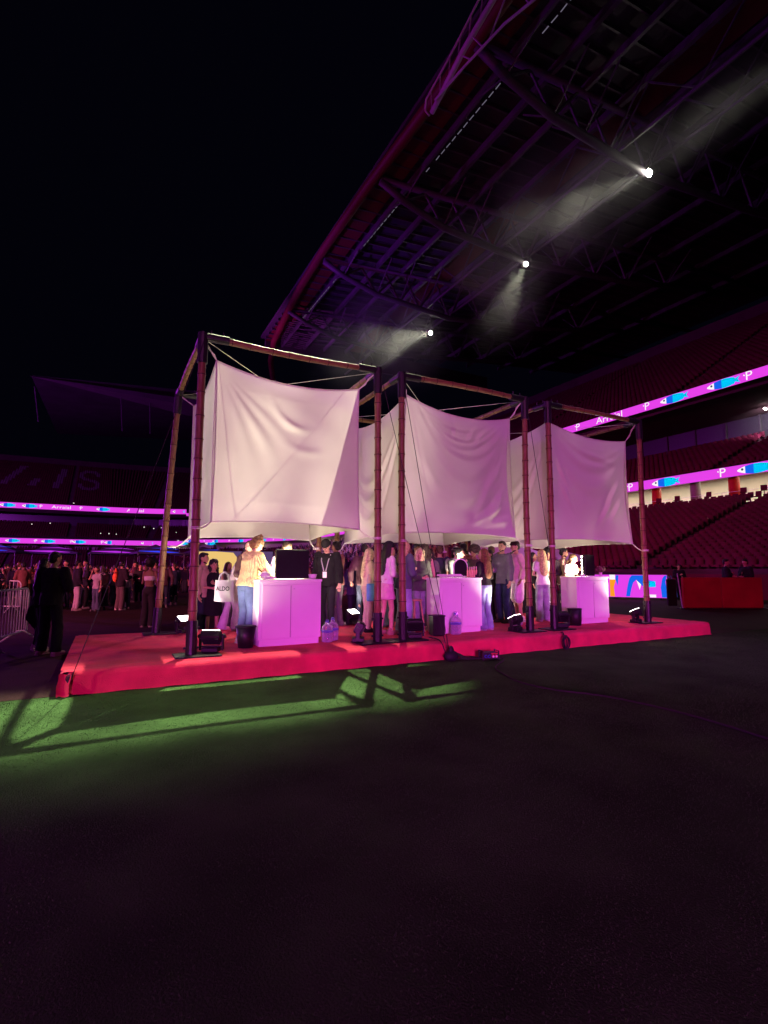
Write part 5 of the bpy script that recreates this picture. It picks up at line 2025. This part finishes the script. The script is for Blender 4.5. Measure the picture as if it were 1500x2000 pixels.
    for s, sg in (('r', 1), ('l', -1)):
        a, e_, w_ = U(J['sh' + s]), U(J['el' + s]), U(J['wr' + s])
        if tt in ('tank', 'strapless', 'crop', 'dress'):
            if tt in ('tank', 'crop'):
                ub.capsule(U((sg * .085, .07, 1.33)), U((sg * .085, -.02, 1.47)), .018, .016, 6)
                ub.capsule(U((sg * .085, -.02, 1.47)), U((sg * .085, -.09, 1.33)), .016, .018, 6)
            continue
        ub.capsule(a, a.lerp(e_, .55) if tt == 'tee' else e_, .052 * bw + g_, (.046 if tt != 'tee' else .052) * bw + g_, nr)
        if tt != 'tee':
            d_ = (w_ - e_)
            ub.tube([e_ - d_.normalized() * .02, e_, e_.lerp(w_, .5), e_.lerp(w_, .93), e_.lerp(w_, .97)], [.02, .042 * bw + g_, .038 * bw + g_ * 1.1, .034 * bw + g_ * (.9 if tt != 'sweater' else .5), .030 + g_ * .5], nr)
    nmt = {'tee': 't_shirt', 'tank': 'tank_top', 'crop': 'crop_top', 'strapless': 'strapless_top'}.get(tt, tt)
    q_piece(nmt, ub, tmn, o, vc, 3, 0.03 if tt in ('jacket', 'shirt', 'coat', 'sweater', 'blouse') else 0.016, 0.09)
    # shoes
    if shoes:
        sm_ = fabric(shoes)
        for s, sg in (('r', 1), ('l', -1)):
            an = J['ank' + s]
            b2 = MB()
            b2.capsule(an + Vector((0, -.045, -.038)), an + Vector((sg * .018, .145, -.046)), .045, .037, nr)
            b2.capsule(an + Vector((0, -.035, 0)), an + Vector((0, -.02, .02)), .043, .040, nr)
            b2.bbox(an + Vector((sg * .009, .05, -.073)), (.088, .265, .022), .008)
            b2.obj('shoe', sm_, o, smooth=True)
    o['_u'] = 1
    return o, U, HD, J


def mk(mb, vox, sm, disp=0.0, ds=0.1):
    me = bpy.data.meshes.new('raw')
    me.from_pydata(mb.v, [], mb.f)
    tmp = bpy.data.objects.new('raw', me)
    col.objects.link(tmp)
    r = tmp.modifiers.new('r', 'REMESH')
    r.mode = 'VOXEL'
    r.voxel_size = vox
    if disp:
        d = tmp.modifiers.new('d', 'DISPLACE')
        d.texture = tex(ds)
        d.strength = disp
        d.mid_level = 0.5
        d.texture_coords = 'LOCAL'
    if sm:
        s_ = tmp.modifiers.new('s', 'SMOOTH')
        s_.iterations = sm
        s_.factor = 0.5
    return tmp


def q_piece(name, mb, m, parent, vox, sm, disp=0.0, ds=0.1):
    tmp = mk(mb, vox, sm, disp, ds)
    o = link(name, bpy.data.meshes.new(name), parent)
    PQ.append((tmp, o, m))
    return o


def flush():
    dg = bpy.context.evaluated_depsgraph_get()
    dg.update()
    for tmp, o, m in PQ:
        me = bpy.data.meshes.new_from_object(tmp.evaluated_get(dg))
        me.materials.clear()
        me.materials.append(MATS[m])
        me.polygons.foreach_set('use_smooth', [True] * len(me.polygons))
        me.name = o.name
        old = o.data
        o.data = me
        bpy.data.meshes.remove(old)
    for tmp, o, m in PQ:
        me = tmp.data
        bpy.data.objects.remove(tmp)
        bpy.data.meshes.remove(me)
    PQ.clear()


GP = PH + 0.008
JEAN = denim((.10, .15, .27))
JEANL = denim((.30, .38, .52))
JEAND = denim((.035, .05, .11))
KN = knit((.86, .74, .32))
W = (.80, .79, .77)
BK = (.012, .011, .013)

pp = {}
pp['yellow'] = person((2.52, 1.42, GP), 38, 1.79, 'f', 'light', ('wave', 'auburn'), ('sweater', KN), ('trousers', JEAN), (.6, .58, .55), 'RR', 13, (0, 22),
                      label='person in pale yellow knit sweater leaning over the left counter, back turned')
pp['face'] = person((2.82, 2.45, GP), 185, 1.74, 'f', 'light', ('bob', 'dark'), ('jacket', (.10, .06, .05)), ('trousers', BK), BK, 'BB', 4, (6, 6),
                    label='dark haired person looking out from behind the yellow sweater at the left counter')
pp['lany'] = person((4.42, 2.55, GP), 192, 1.83, 'm', 'light', None, ('jacket', BK), ('trousers', (.016, .015, .02)), BK, 'DD', 3, (0, 38), (0, .08), hat=('beanie', (.02, .02, .02)),
                    label='person in black jacket and black beanie looking down, white lanyard round the neck')
pp['mirrorman'] = person((3.30, 1.80, GP), 160, 1.70, 'm', 'tan', ('short', 'dark'), ('shirt', W), ('trousers', BK), BK, 'FC', 6, (-40, 10),
                         label='short haired person in white shirt mostly hidden behind the square mirror of the left counter')
pp['beard'] = person((2.34, 4.8, 0.004), 96, 1.86, 'm', 'tan', ('short', 'black'), ('shirt', (.45, .25, .24)), ('trousers', (.02, .022, .04)), BK, 'DD', 0, (0, 6), beard=True,
                     label='bearded person in pinkish shirt seen in profile behind the left bamboo post')
pp['blk'] = person((2.56, 4.72, 0.004), 150, 1.70, 'f', 'tan', ('curly', 'black'), ('dress', BK, 0), ('skirt', BK), BK, 'BX', 0, (-8, 8),
                   label='curly black haired person in a black dress behind the ALDO bag')
pp['aldo'] = person((2.70, 3.45, GP), 66, 1.64, 'f', 'tan', ('bun', 'black'), ('blouse', (.62, .52, .54)), ('flared', (.55, .45, .58)), (.65, .42, .36), 'BX', 20, (0, 12), (.10, -.16),
                    label='person with hair tied up in a pale top and pale trousers carrying a white bag')
pp['grey'] = person((6.79, 6.4, 0.004), 200, 1.78, 'm', 'tan', ('short', 'black'), ('shirt', (.26, .22, .21)), ('wide', (.10, .07, .055)), (.05, .04, .04), 'DB', 0, (10, 0),
                    label='person in grey shirt and brown wide trousers standing beyond the left canopy')
pp['coat'] = person((6.92, 5.9, 0.004), 108, 1.75, 'm', 'tan', ('short', 'black'), ('coat', (.016, .013, .014)), ('trousers', BK), BK, 'DD', 0, (0, 0),
                    label='person in a long black coat standing behind the left canopy post')
pp['pink'] = person((5.17, 1.42, GP), 62, 1.73, 'f', 'light', ('long', 'black'), ('blouse', (.80, .74, .76)), ('miniskirt', (.72, .40, .52)), (.36, .2, .16), 'BD', 4, (14, 6), (.06, -.06), hat=('beanie', (.02, .018, .025)),
                    label='person with long straight black hair, white top and short pink skirt')
pp['beh2'] = person((5.02, 1.95, GP), 70, 1.62, 'f', 'light', ('long', 'pale'), ('blouse', (.62, .50, .36)), ('trousers', (.5, .35, .33)), BK, 'PD', 4, (0, 5),
                    label='fair haired person in tan top half hidden behind the right post of the left frame')
pp['blonde'] = person((5.49, 1.32, GP), 55, 1.76, 'f', 'light', ('long', 'blonde'), ('jacket', (.10, .13, .16)), ('wide', JEANL), (.5, .48, .46), 'BF', 3, (6, 2),
                      label='blonde person in shiny blue-grey jacket and pale wide jeans behind the middle post')
pp['young'] = person((6.10, 1.72, GP), 150, 1.64, 'f', 'light', ('long', 'pale'), ('jacket', (.07, .075, .07)), ('wide', denim((.22, .24, .30))), (.7, .68, .66), 'BB', 2, (18, 4),
                     label='long blonde haired person facing out in a dark patterned jacket and grey jeans')
pp['curly'] = person((6.62, 2.35, GP), 345, 1.74, 'f', 'light', ('curly', 'dark'), ('tank', (.03, .025, .03)), ('trousers', BK), BK, 'DB', 3, (10, 5),
                     label='person with long dark brown curly hair and bare shoulders beside the middle counter')
pp['chin'] = person((6.95, 1.72, GP), 152, 1.69, 'm', 'light', ('short', 'black'), ('jacket', (.035, .04, .038)), ('trousers', BK), BK, 'UF', 20, (-32, -8), beard=True,
                    label='person in dark jacket leaning on the middle counter, hand at chin')
pp['bent'] = person((7.55, 2.55, GP), 20, 1.78, 'm', 'light', ('cropped', 'dark'), ('tee', (.40, .38, .38)), ('trousers', (.03, .03, .04)), BK, 'RR', 24, (0, 14),
                    label='person in grey T-shirt bending forward with a dark strap across the back')
pp['afro'] = person((7.98, 2.35, GP), 205, 1.72, 'f', 'brown', ('afro', 'dark'), ('blouse', (.09, .05, .05)), ('trousers', BK), BK, 'BB', 2, (14, 4),
                    label='person with a big round afro behind the amber spray bottles')
pp['flare'] = person((7.25, 1.07, GP), 322, 1.63, 'f', 'light', ('long', 'auburn'), ('blouse', (.022, .018, .022)), ('flared', denim((.22, .26, .42))), (.4, .38, .4), 'BB', 2, (-32, 2),
                     label='long brown haired person in black top and flared jeans right of the middle counter')
pp['blackh'] = person((8.74, 2.75, GP), 250, 1.68, 'm', 'tan', ('short', 'black'), ('jacket', (.02, .018, .022)), ('trousers', BK), BK, 'DB', 0, (0, 4), beard=True,
                      label='black haired person in dark clothes between the middle counter and the tall bearded one')
pp['tall'] = person((8.60, 2.10, GP), 238, 1.86, 'm', 'light', ('short', 'dark'), ('shirt', (.15, .16, .17)), ('trousers', JEAND), (.04, .03, .03), 'BD', 0, (-18, 4), beard=True,
                    label='tall bearded person in grey shirt with rolled sleeves and dark jeans holding a paper cup')
pp['shorts'] = person((9.07, 2.12, GP), 262, 1.87, 'm', 'tan', ('short', 'black'), ('shirt', (.72, .50, .50)), ('shorts', (.78, .66, .72)), (.75, .72, .72), 'CC', 2, (0, 10), hat=('cap', (.03, .012, .015)), beard=True,
                      label='person in shiny pink shirt and white printed shorts with a dark cap turned left')
pp['face2'] = person((10.67, 4.75, 0.004), 235, 1.88, 'm', 'brown', ('short', 'black'), ('shirt', (.20, .10, .10)), ('trousers', BK), BK, 'DD', 0, (0, 0),
                     label='dark haired person behind the platform glimpsed left of the middle frame right post')
pp['dark'] = person((10.35, 2.95, GP), 120, 1.65, 'f', 'tan', ('bob', 'black'), ('jacket', (.02, .016, .02)), ('trousers', BK), BK, 'DB', 0, (0, 4),
                    label='person in black with a dark bob standing left of the white T-shirt')
pp['tee'] = person((9.66, 1.92, GP), 350, 1.68, 'f', 'light', ('long', 'blonde'), ('tee', (.72, .76, .74)), ('wide', denim((.30, .34, .40))), (.5, .5, .5), 'BB', 2, (12, 2),
                   label='blonde person seen from behind in white T-shirt and grey jeans by the right frame')
pp['beh'] = person((10.46, 2.5, GP), 200, 1.72, 'm', 'tan', ('afro', 'black'), ('shirt', (.05, .04, .05)), ('trousers', BK), BK, 'DB', 0, (0, 0),
                   label='person with short full black hair just behind the blonde one in the white T-shirt')
pp['beige'] = person((10.76, 2.35, GP), 100, 1.75, 'm', 'tan', ('curly', 'black') if False else ('short', 'black'), ('shirt', (.55, .42, .30)), ('trousers', BK), (.5, .48, .46), 'FD', 3, (0, 8), beard=True,
                     label='person in loose beige shirt and black trousers looking towards the right counter')
pp['lit'] = person((10.62, 2.02, GP), 150, 1.60, 'f', 'light', ('tail', 'brown'), ('tee', W), ('trousers', BK), BK, 'FF', 12, (-20, 14),
                   label='person in brightly lit white T-shirt behind the right counter')
# on the floor left of the platform
pp['darkman'] = person((-0.40, 3.56, 0.004), 8, 1.80, 'm', 'tan', ('short', 'black'), ('jacket', (.010, .009, .013)), ('baggy', (.011, .010, .016)), (.42, .36, .30), 'XB', 2, (10, 6), (.0, .05), width=1.12, spread=.06,
                       label='broad person in dark jacket and loose dark trousers beside the steel barrier, back turned')
pp['longh'] = person((-0.62, 4.35, 0.004), 48, 1.70, 'f', 'light', ('long', 'black'), ('jacket', (.010, .008, .011)), ('trousers', (.02, .016, .02)), (.55, .46, .40), 'BB', 2, (30, 4),
                     label='long dark haired person in black close to the barrier, left of the broad one')
pp['afrow'] = person((1.47, 7.8, 0.004), 6, 1.74, 'f', 'brown', ('afro', 'black'), ('strapless', (.78, .72, .76)), ('wide', (.035, .03, .03)), (.4, .35, .33), 'CF', 2, (8, 0),
                     label='person with an afro in a white cropped top left of the bamboo post')
pp['neon'] = person((0.95, 14.6, 0.004), 24, 1.80, 'm', 'tan', ('short', 'black'), ('jacket', (.03, .018, .025)), ('wide', (.12, .08, .08)), (.6, .5, .46), 'FB', 2, (0, 4),
                    label='person in dark jacket wearing a neon orange pack in the crowd', fine=False)
pp['grpack'] = person((0.35, 15.0, 0.004), 330, 1.66, 'f', 'tan', ('bob', 'dark'), ('jacket', (.16, .10, .12)), ('longskirt', (.02, .015, .02)), BK, 'BB', 2, (0, 4),
                      label='person with a round grey pack and dark skirt left of the neon pack', fine=False)
pp['ljeans'] = person((-0.47, 15, 0.004), 40, 1.82, 'm', 'tan', ('short', 'black'), ('jacket', (.018, .014, .022)), ('trousers', (.45, .36, .40)), (.3, .25, .22), 'CB', 0, (0, 0),
                      label='person in dark jacket and pale trousers in the crowd right of the broad dark one', fine=False)
# beyond the pitch side wall at the right
for (x, y, h, f, lab) in ((26.2, 9.3, 1.75, 190, 'dark silhouetted person standing between the LED board and the red wall'), (22.2, 4.75, 2.0, 120, 'dark silhouetted person behind the red wall, left of two together'),
                          (22.95, 4.4, 1.95, 260, 'dark silhouetted person behind the right end of the red wall')):
    pp[lab] = person((x, y, 0.004), f, min(h, 1.9), 'm', 'tan', ('short', 'black'), ('jacket', (.02, .015, .025)), ('trousers', BK), BK, 'XB', 0, (0, 8), label=lab, fine=False, group=None)

# generic people for the crowd
GEN = []
cols = [(.02, .016, .024), (.10, .05, .06), (.16, .12, .15), (.03, .02, .05), (.30, .22, .25), (.06, .02, .03), (.035, .03, .03), (.22, .08, .07), (.40, .33, .36), (.05, .05, .09)]
txt = ['black jacket', 'maroon top', 'grey jacket', 'navy jacket', 'pale pinkish top', 'dark red jacket', 'charcoal coat', 'reddish shirt', 'light grey T-shirt', 'blue jacket']
for i in range(10):
    sx = 'm' if i % 2 else 'f'
    hr = [('long', 'black'), ('short', 'black'), ('curly', 'dark'), ('short', 'dark'), ('bob', 'brown'), ('cropped', 'black'), ('long', 'brown'), ('short', 'black'), ('bun', 'dark'), ('short', 'brown')][i]
    tp = ['jacket', 'shirt', 'jacket', 'jacket', 'blouse', 'jacket', 'coat', 'shirt', 'tee', 'jacket'][i]
    o, *_ = person((-4 - i * 0.9, 20, 0.004), [20, 330, 190, 60, 300, 0, 120, 200, 15, 240][i], [1.66, 1.80, 1.64, 1.76, 1.68, 1.83, 1.7, 1.78, 1.62, 1.74][i], sx,
                   ['light', 'tan', 'tan', 'brown', 'light', 'tan', 'light', 'brown', 'tan', 'light'][i], hr, (tp, cols[i]),
                   [('trousers', BK), ('trousers', (.03, .035, .06)), ('longskirt', BK), ('wide', (.06, .06, .07)), ('trousers', (.2, .17, .18)), ('wide', BK), ('trousers', BK), ('trousers', (.1, .09, .1)), ('flared', (.08, .09, .14)), ('trousers', (.02, .02, .03))][i],
                   (.12, .1, .1), ['DB', 'CC', 'XX', 'DD', 'BP', 'DD', 'BD', 'PB', 'HD', 'XB'][i], 2, (rnd.uniform(-20, 20), 4), (rnd.uniform(-.04, .08), 0), fine=False,
                   label='person in a %s standing in the crowd behind the barrier' % txt[i], group='people standing in the crowd on the field')
    GEN.append(o)

flush()

# small belongings -------------------------------------------------
def at(pkey, p, upper=True):
    o, U, HD, J = pp[pkey]
    v = U(p) if upper else Vector(p)
    k = o.scale[0]
    M = Matrix.Rotation(o.rotation_euler.z, 3, 'Z')
    return Vector(o.location) + M @ (v * k)


# white bag with printed letters hanging from the forearm
o, U, HD, J = pp['aldo']
bagpos = at('aldo', (0.30, 0.10, 0.86))
bag = thing('shopping_bag', 'white fabric bag printed with black letters carried at the left counter', 'bag', tuple(Vector((2.45, 2.92, PH + 0.62))), R(-18 - YAW))
b = MB()
vs = []
nx_, nz_ = 14, 12
for side in (-1, 1):
    for j in range(nz_ + 1):
        for i in range(nx_ + 1):
            u, v = i / nx_, j / nz_
            x = (u - .5) * (.40 + .03 * (1 - v))
            z = v * .40
            y = side * (0.035 * (4 * u * (1 - u)) ** .5 * (1 - .45 * v) + .003) + .008 * math.sin(u * 9 + v * 7) * (1 - v)
            vs.append((x, y, z - .012 * math.sin(u * 3.14) * (1 - v)))
m1 = (nx_ + 1) * (nz_ + 1)
fs = []
for sd in range(2):
    for j in range(nz_):
        for i in range(nx_):
            q = sd * m1 + j * (nx_ + 1) + i
            fs.append((q, q + 1, q + nx_ + 2, q + nx_ + 1))
b.add(vs, fs)
b.obj('body', 'bag_white', bag, smooth=True)
st_ = MB()
for s in (-1, 1):
    st_.tube([(-.11, s * .02, .38), (-.09, s * .02, .50), (0, s * .015, .56), (.09, s * .02, .50), (.11, s * .02, .38)], .010, 6)
st_.obj('handle', 'bag_white', bag, smooth=True)
tv, tf = text_mesh('ALDO', .115, bold=.003)
wx = max(v[0] for v in tv) - min(v[0] for v in tv)
MB().add([(x * .30 / wx, -0.0445 + .004 * abs(x) * 8 * .2, y * 1.0 + .235) for x, y, z in tv], tf).obj('print', 'print_black', bag)

# lanyard
ln = thing('lanyard', 'white lanyard with badge hanging on the black jacket', 'lanyard', (0, 0, 0))
pts = [at('lany', p) for p in ((-.075, -.05, 1.50), (-.085, .07, 1.44), (-.07, .155, 1.34), (-.02, .165, 1.14))]
pts2 = [at('lany', p) for p in ((.075, -.05, 1.50), (.085, .07, 1.44), (.07, .155, 1.34), (.02, .165, 1.14))]
MB().tube(pts, .010, 6).obj('band', 'bag_white', ln)
MB().tube(pts2, .010, 6).obj('band', 'bag_white', ln)
c = at('lany', (0, .172, 1.07))
MB().bbox((0, 0, 0), (.085, .012, .12), .004).obj('badge', 'paper', ln, tuple(c), pp['lany'][0].rotation_euler.z)
# lanyard of the one leaning with hand at chin
ln = thing('lanyard', 'white lanyard on the dark jacket leaning over the middle counter', 'lanyard')
for s in (-1, 1):
    MB().tube([at('chin', p) for p in ((s * .075, -.04, 1.50), (s * .085, .08, 1.43), (s * .06, .16, 1.32), (s * .015, .17, 1.12))], .010, 6).obj('band', 'bag_white', ln)
# dark strap across the back
b = MB().tube([at('bent', p) for p in ((-.13, .10, 1.40), (-.12, -.0, 1.495), (-.08, -.105, 1.40), (.02, -.128, 1.25), (.13, -.10, 1.06), (.165, .0, 1.0))], .016, 6)
tag(b.obj('strap', 'print_black'), 'dark shoulder strap across the grey T-shirt', 'strap')
# paper cup
c = at('tall', tuple(pp['tall'][3]['wrr'] + Vector((0, .09, .02))))
t = thing('paper_cup', 'white paper cup held before the tall bearded person', 'cup', tuple(c))
MB().tube([(0, 0, -.06), (0, 0, .06)], [.032, .042], 14).obj('cup', 'paper', t, smooth=True)
# blue bag behind the post
t = thing('tote_bag', 'small sky blue bag behind the right post of the left frame', 'bag', (5.0, 1.75, PH + .78), R(-20))
MB().bbox((0, 0, 0), (.16, .08, .34), .02).obj('body', fabric((.12, .36, .62)), t)
MB().tube([(-.07, 0, .16), (-.05, 0, .34), (.05, 0, .34), (.07, 0, .16)], .008, 6).obj('handle', 'bag_white', t)
# neon pack & grey round pack
c = at('neon', (0, -.17, 1.24))
t = thing('backpack', 'neon orange pack on the back of the person in the crowd', 'backpack', tuple(c), pp['neon'][0].rotation_euler.z)
b = MB(); b.ell((-.10, -.0, 0), (.10, .09, .26), 14, 10)
b.obj('body', 'neon', t, smooth=True)
MB().tube([(-.2, -.06, .1), (-.08, -.1, .08), (.06, -.06, .12)], .015, 6).obj('strap', 'print_black', t)
c = at('grpack', (0, -.18, 1.2))
t = thing('backpack', 'round grey pack in the crowd left of the neon one', 'backpack', tuple(c), pp['grpack'][0].rotation_euler.z)
b = MB(); b.ell((0, 0, 0), (.21, .11, .24), 14, 10)
b.obj('body', fabric((.38, .28, .30)), t, smooth=True)
MB().tube([(-.12, -.1, .12), (0, -.12, .15), (.12, -.1, .12)], .012, 6).obj('strap', 'print_black', t)
# jacket carried over the arm by the long haired person
b = MB()
c0 = at('longh', (-.20, .05, 1.08))
for q in range(5):
    b.capsule(c0 + Vector((-.03 * q, .02 * q, -.02)), c0 + Vector((-.05 * q - .02, .02 * q, -.72 + .06 * q)), .060, .045, 8)
tmp = mk(b, .02, 3, .03, .08)
jk = link('carried_jacket', bpy.data.meshes.new('carried_jacket'))
tag(jk, 'black jacket carried over an arm beside the steel barrier', 'jacket')
PQ.append((tmp, jk, fabric((.008, .007, .009))))
# phone screens
ph = thing('phone', 'dark phone held low by the person with the lanyard', 'phone', tuple(at('lany', (-.26, .07, .80))), .3)
MB().bbox((0, 0, 0), (.075, .15, .009), .003).obj('body', 'black_plastic', ph)
flush()

# crowd copies on the field ----------------------------------------------
spots = []
g = random.Random(21)
def free(x, y):
    return all((x - a) ** 2 + (y - c) ** 2 > 0.5 ** 2 for a, c in spots)
taken = [(0.95, 14.6), (.35, 15), (-.47, 15), (1.47, 7.8)]
spots += taken
want = []
for row, (d, n) in enumerate([(14.5, 6), (16.0, 13), (18, 17), (20.5, 20), (24, 22), (29, 23), (37, 24)]):
    for i in range(n):
        ang = R(-10.5 + 21.5 * (i + g.uniform(.1, .9)) / n)     # bearing from the camera, in the left part of the view
        x = 0.42 + (d + 7.5) * math.tan(ang) + g.uniform(-.2, .2)
        y = d + g.uniform(-1.1, 1.1)
        if x > 4.2 and y < 24:
            continue
        if free(x, y):
            spots.append((x, y)); want.append((x, y))
for x, y in ((5.6, 3.3), (6.4, 3.5), (7.25, 3.75), (8.15, 3.4), (9.5, 3.3), (9.95, 3.8), (9.9, 4.9), (8.9, 5.2), (7.6, 5.3), (6.2, 5.2), (5.3, 4.9), (3.75, 5.6), (11.2, 4.9), (9.3, 6.2), (8.2, 6.6), (10.6, 6.4), (11.8, 6.0), (3.2, 6.4), (4.9, 3.2), (5.9, 3.9), (6.9, 3.2), (7.7, 3.9), (8.6, 3.9), (9.1, 3.1), (10.2, 3.5), (5.1, 5.9), (6.9, 5.0), (8.5, 4.7), (9.4, 5.0), (10.3, 5.5), (4.4, 5.0), (7.2, 6.2), (10.0, 7.2), (11.0, 6.9), (8.05, 2.85), (8.35, 3.15), (9.45, 2.75), (9.25, 3.65), (7.65, 3.3), (7.0, 2.75), (5.75, 2.55)):
    spots.append((x, y)); want.append((x, y))
for i in range(26):
    x, y = g.uniform(8, 17), g.uniform(8, 19)
    if free(x, y):
        spots.append((x, y)); want.append((x, y))
g.shuffle(want)
used = [False] * 10
rows_ = {}
for (x, y) in want:
    if y < 4.03:
        rw_ = 'at the platform back edge'
    elif y < 7.0:
        rw_ = 'just behind the platform'
    elif x > 5.5 and y < 20:
        rw_ = 'beyond the platform'
    else:
        rw_ = ['nearest', 'second', 'third', 'fourth', 'fifth', 'sixth', 'farthest'][min(range(7), key=lambda q: abs((14.5, 16.0, 18, 20.5, 24, 29, 37)[q] - y))]
    rows_.setdefault(rw_, []).append((math.atan2(x - 0.42, y + 7.5), x, y))
ORD = ['first', 'second', 'third', 'fourth', 'fifth', 'sixth', 'seventh', 'eighth', 'ninth', 'tenth', 'eleventh', 'twelfth', 'thirteenth', 'fourteenth', 'fifteenth', 'sixteenth', 'seventeenth', 'eighteenth', 'nineteenth', 'twentieth', 'twenty-first', 'twenty-second', 'twenty-third', 'twenty-fourth']
place_of = {}
for rw_, L_ in rows_.items():
    for n_, (an_, x, y) in enumerate(sorted(L_)):
        place_of[(x, y)] = (f'{ORD[n_]} from the left {rw_}' if not rw_.endswith(('st', 'd', 'th')) else f'{ORD[n_]} from the left in the {rw_} crowd row')
for i, (x, y) in enumerate(want):
    j = i % 10 if y > 7.3 else (4, 8, 2, 7, 1, 9)[i % 6]
    o = GEN[j]
    if used[j]:
        o = copy_tree(GEN[j])
    used[j] = True
    o['label'] = 'person in a %s, %s' % (txt[j], place_of[(x, y)])
    o.location = (x, y, 0.004 if y > 4.03 else GP)
    o.rotation_euler = (0, 0, R(-(YAW + g.uniform(-70, 70) + (180 if g.random() < .35 else 0))))
    s = GEN[j].scale[0] * (1 if o is GEN[j] else g.uniform(.97, 1.04))
    o.scale = (s, s, s)

# seated and standing spectators on the lower tier and in the concourse: a mass nobody can count
def mass(name, pts, label, seated):
    rg = np.random.default_rng(11)
    b = MB()
    protos = []
    for q in range(3):
        p = MB()
        hs = .62 if seated else 1.30
        p.tube([(0, 0, .0), (0, 0, hs * .55), (0, 0, hs * .86), (0, 0, hs)], [.17, .16, .20, .07], 7)
        p.ell((0, 0, hs + .14), (.09, .10, .125), 7, 5)
        if seated:
            p.capsule((-.09, 0, .1), (-.1, -.42, .1), .08, .07, 5); p.capsule((.09, 0, .1), (.1, -.42, .1), .08, .07, 5)
        if q == 1:
            p.capsule((.19, 0, hs * .82), (.30, -.15, hs * .55), .05, .04, 5)
        if q == 2:
            p.capsule((.19, 0, hs * .82), (.26, -.12, hs * 1.2), .05, .04, 5)
        protos.append(p)
    for (x, y, z, ang) in pts:
        p = protos[rg.integers(3)]
        s = rg.uniform(.92, 1.08)
        ca, sa = math.cos(ang), math.sin(ang)
        mi = int(rg.integers(5))
        b.add([(x + (vx * ca - vy * sa) * s, y + (vx * sa + vy * ca) * s, z + vz * s) for vx, vy, vz in p.v], p.f, mi)
    o = b.obj(name, [fabric((.5, .42, .46)), fabric((.05, .03, .05)), fabric((.16, .10, .14)), 'skin_tan', fabric((.03, .025, .04))], None, smooth=True)
    kind(o, 'stuff')
    o['label'] = label
    return o


pts = []
for (o_, z) in lt_rows:
    s = 62.0
    while s < 190:
        if rnd.random() < (.62 if s < 150 else .25):
            x, y = path(s, o_ + .2); x2, y2 = path(s, o_ + 1.2)
            pts.append((x, y, z + .42, math.atan2(y2 - y, x2 - x) - math.pi / 2 + rnd.uniform(-.4, .4)))
        s += 0.85
pts2 = []
gg = random.Random(3)
for i in range(900):
    d = gg.uniform(38, 76)
    an = R(gg.uniform(-11, 16))
    pts2.append((0.42 + (d + 7.5) * math.tan(an), d, 0.0, gg.uniform(0, 6.3)))
mass('far_crowd', pts2, 'far crowd on the field merging into one mass under the coloured tents', False)
mass('seated_crowd', pts, 'seated spectators filling the lower tier seen between the canopy legs', True)
pts = []
for i in range(150):
    s = rnd.uniform(58, 135)
    x, y = path(s, rnd.uniform(-.3, 1.2))
    pts.append((x, y, 6.8, rnd.uniform(0, 6.3)))
mass('standing_crowd', pts, 'spectators standing along the lit concourse rail', False)
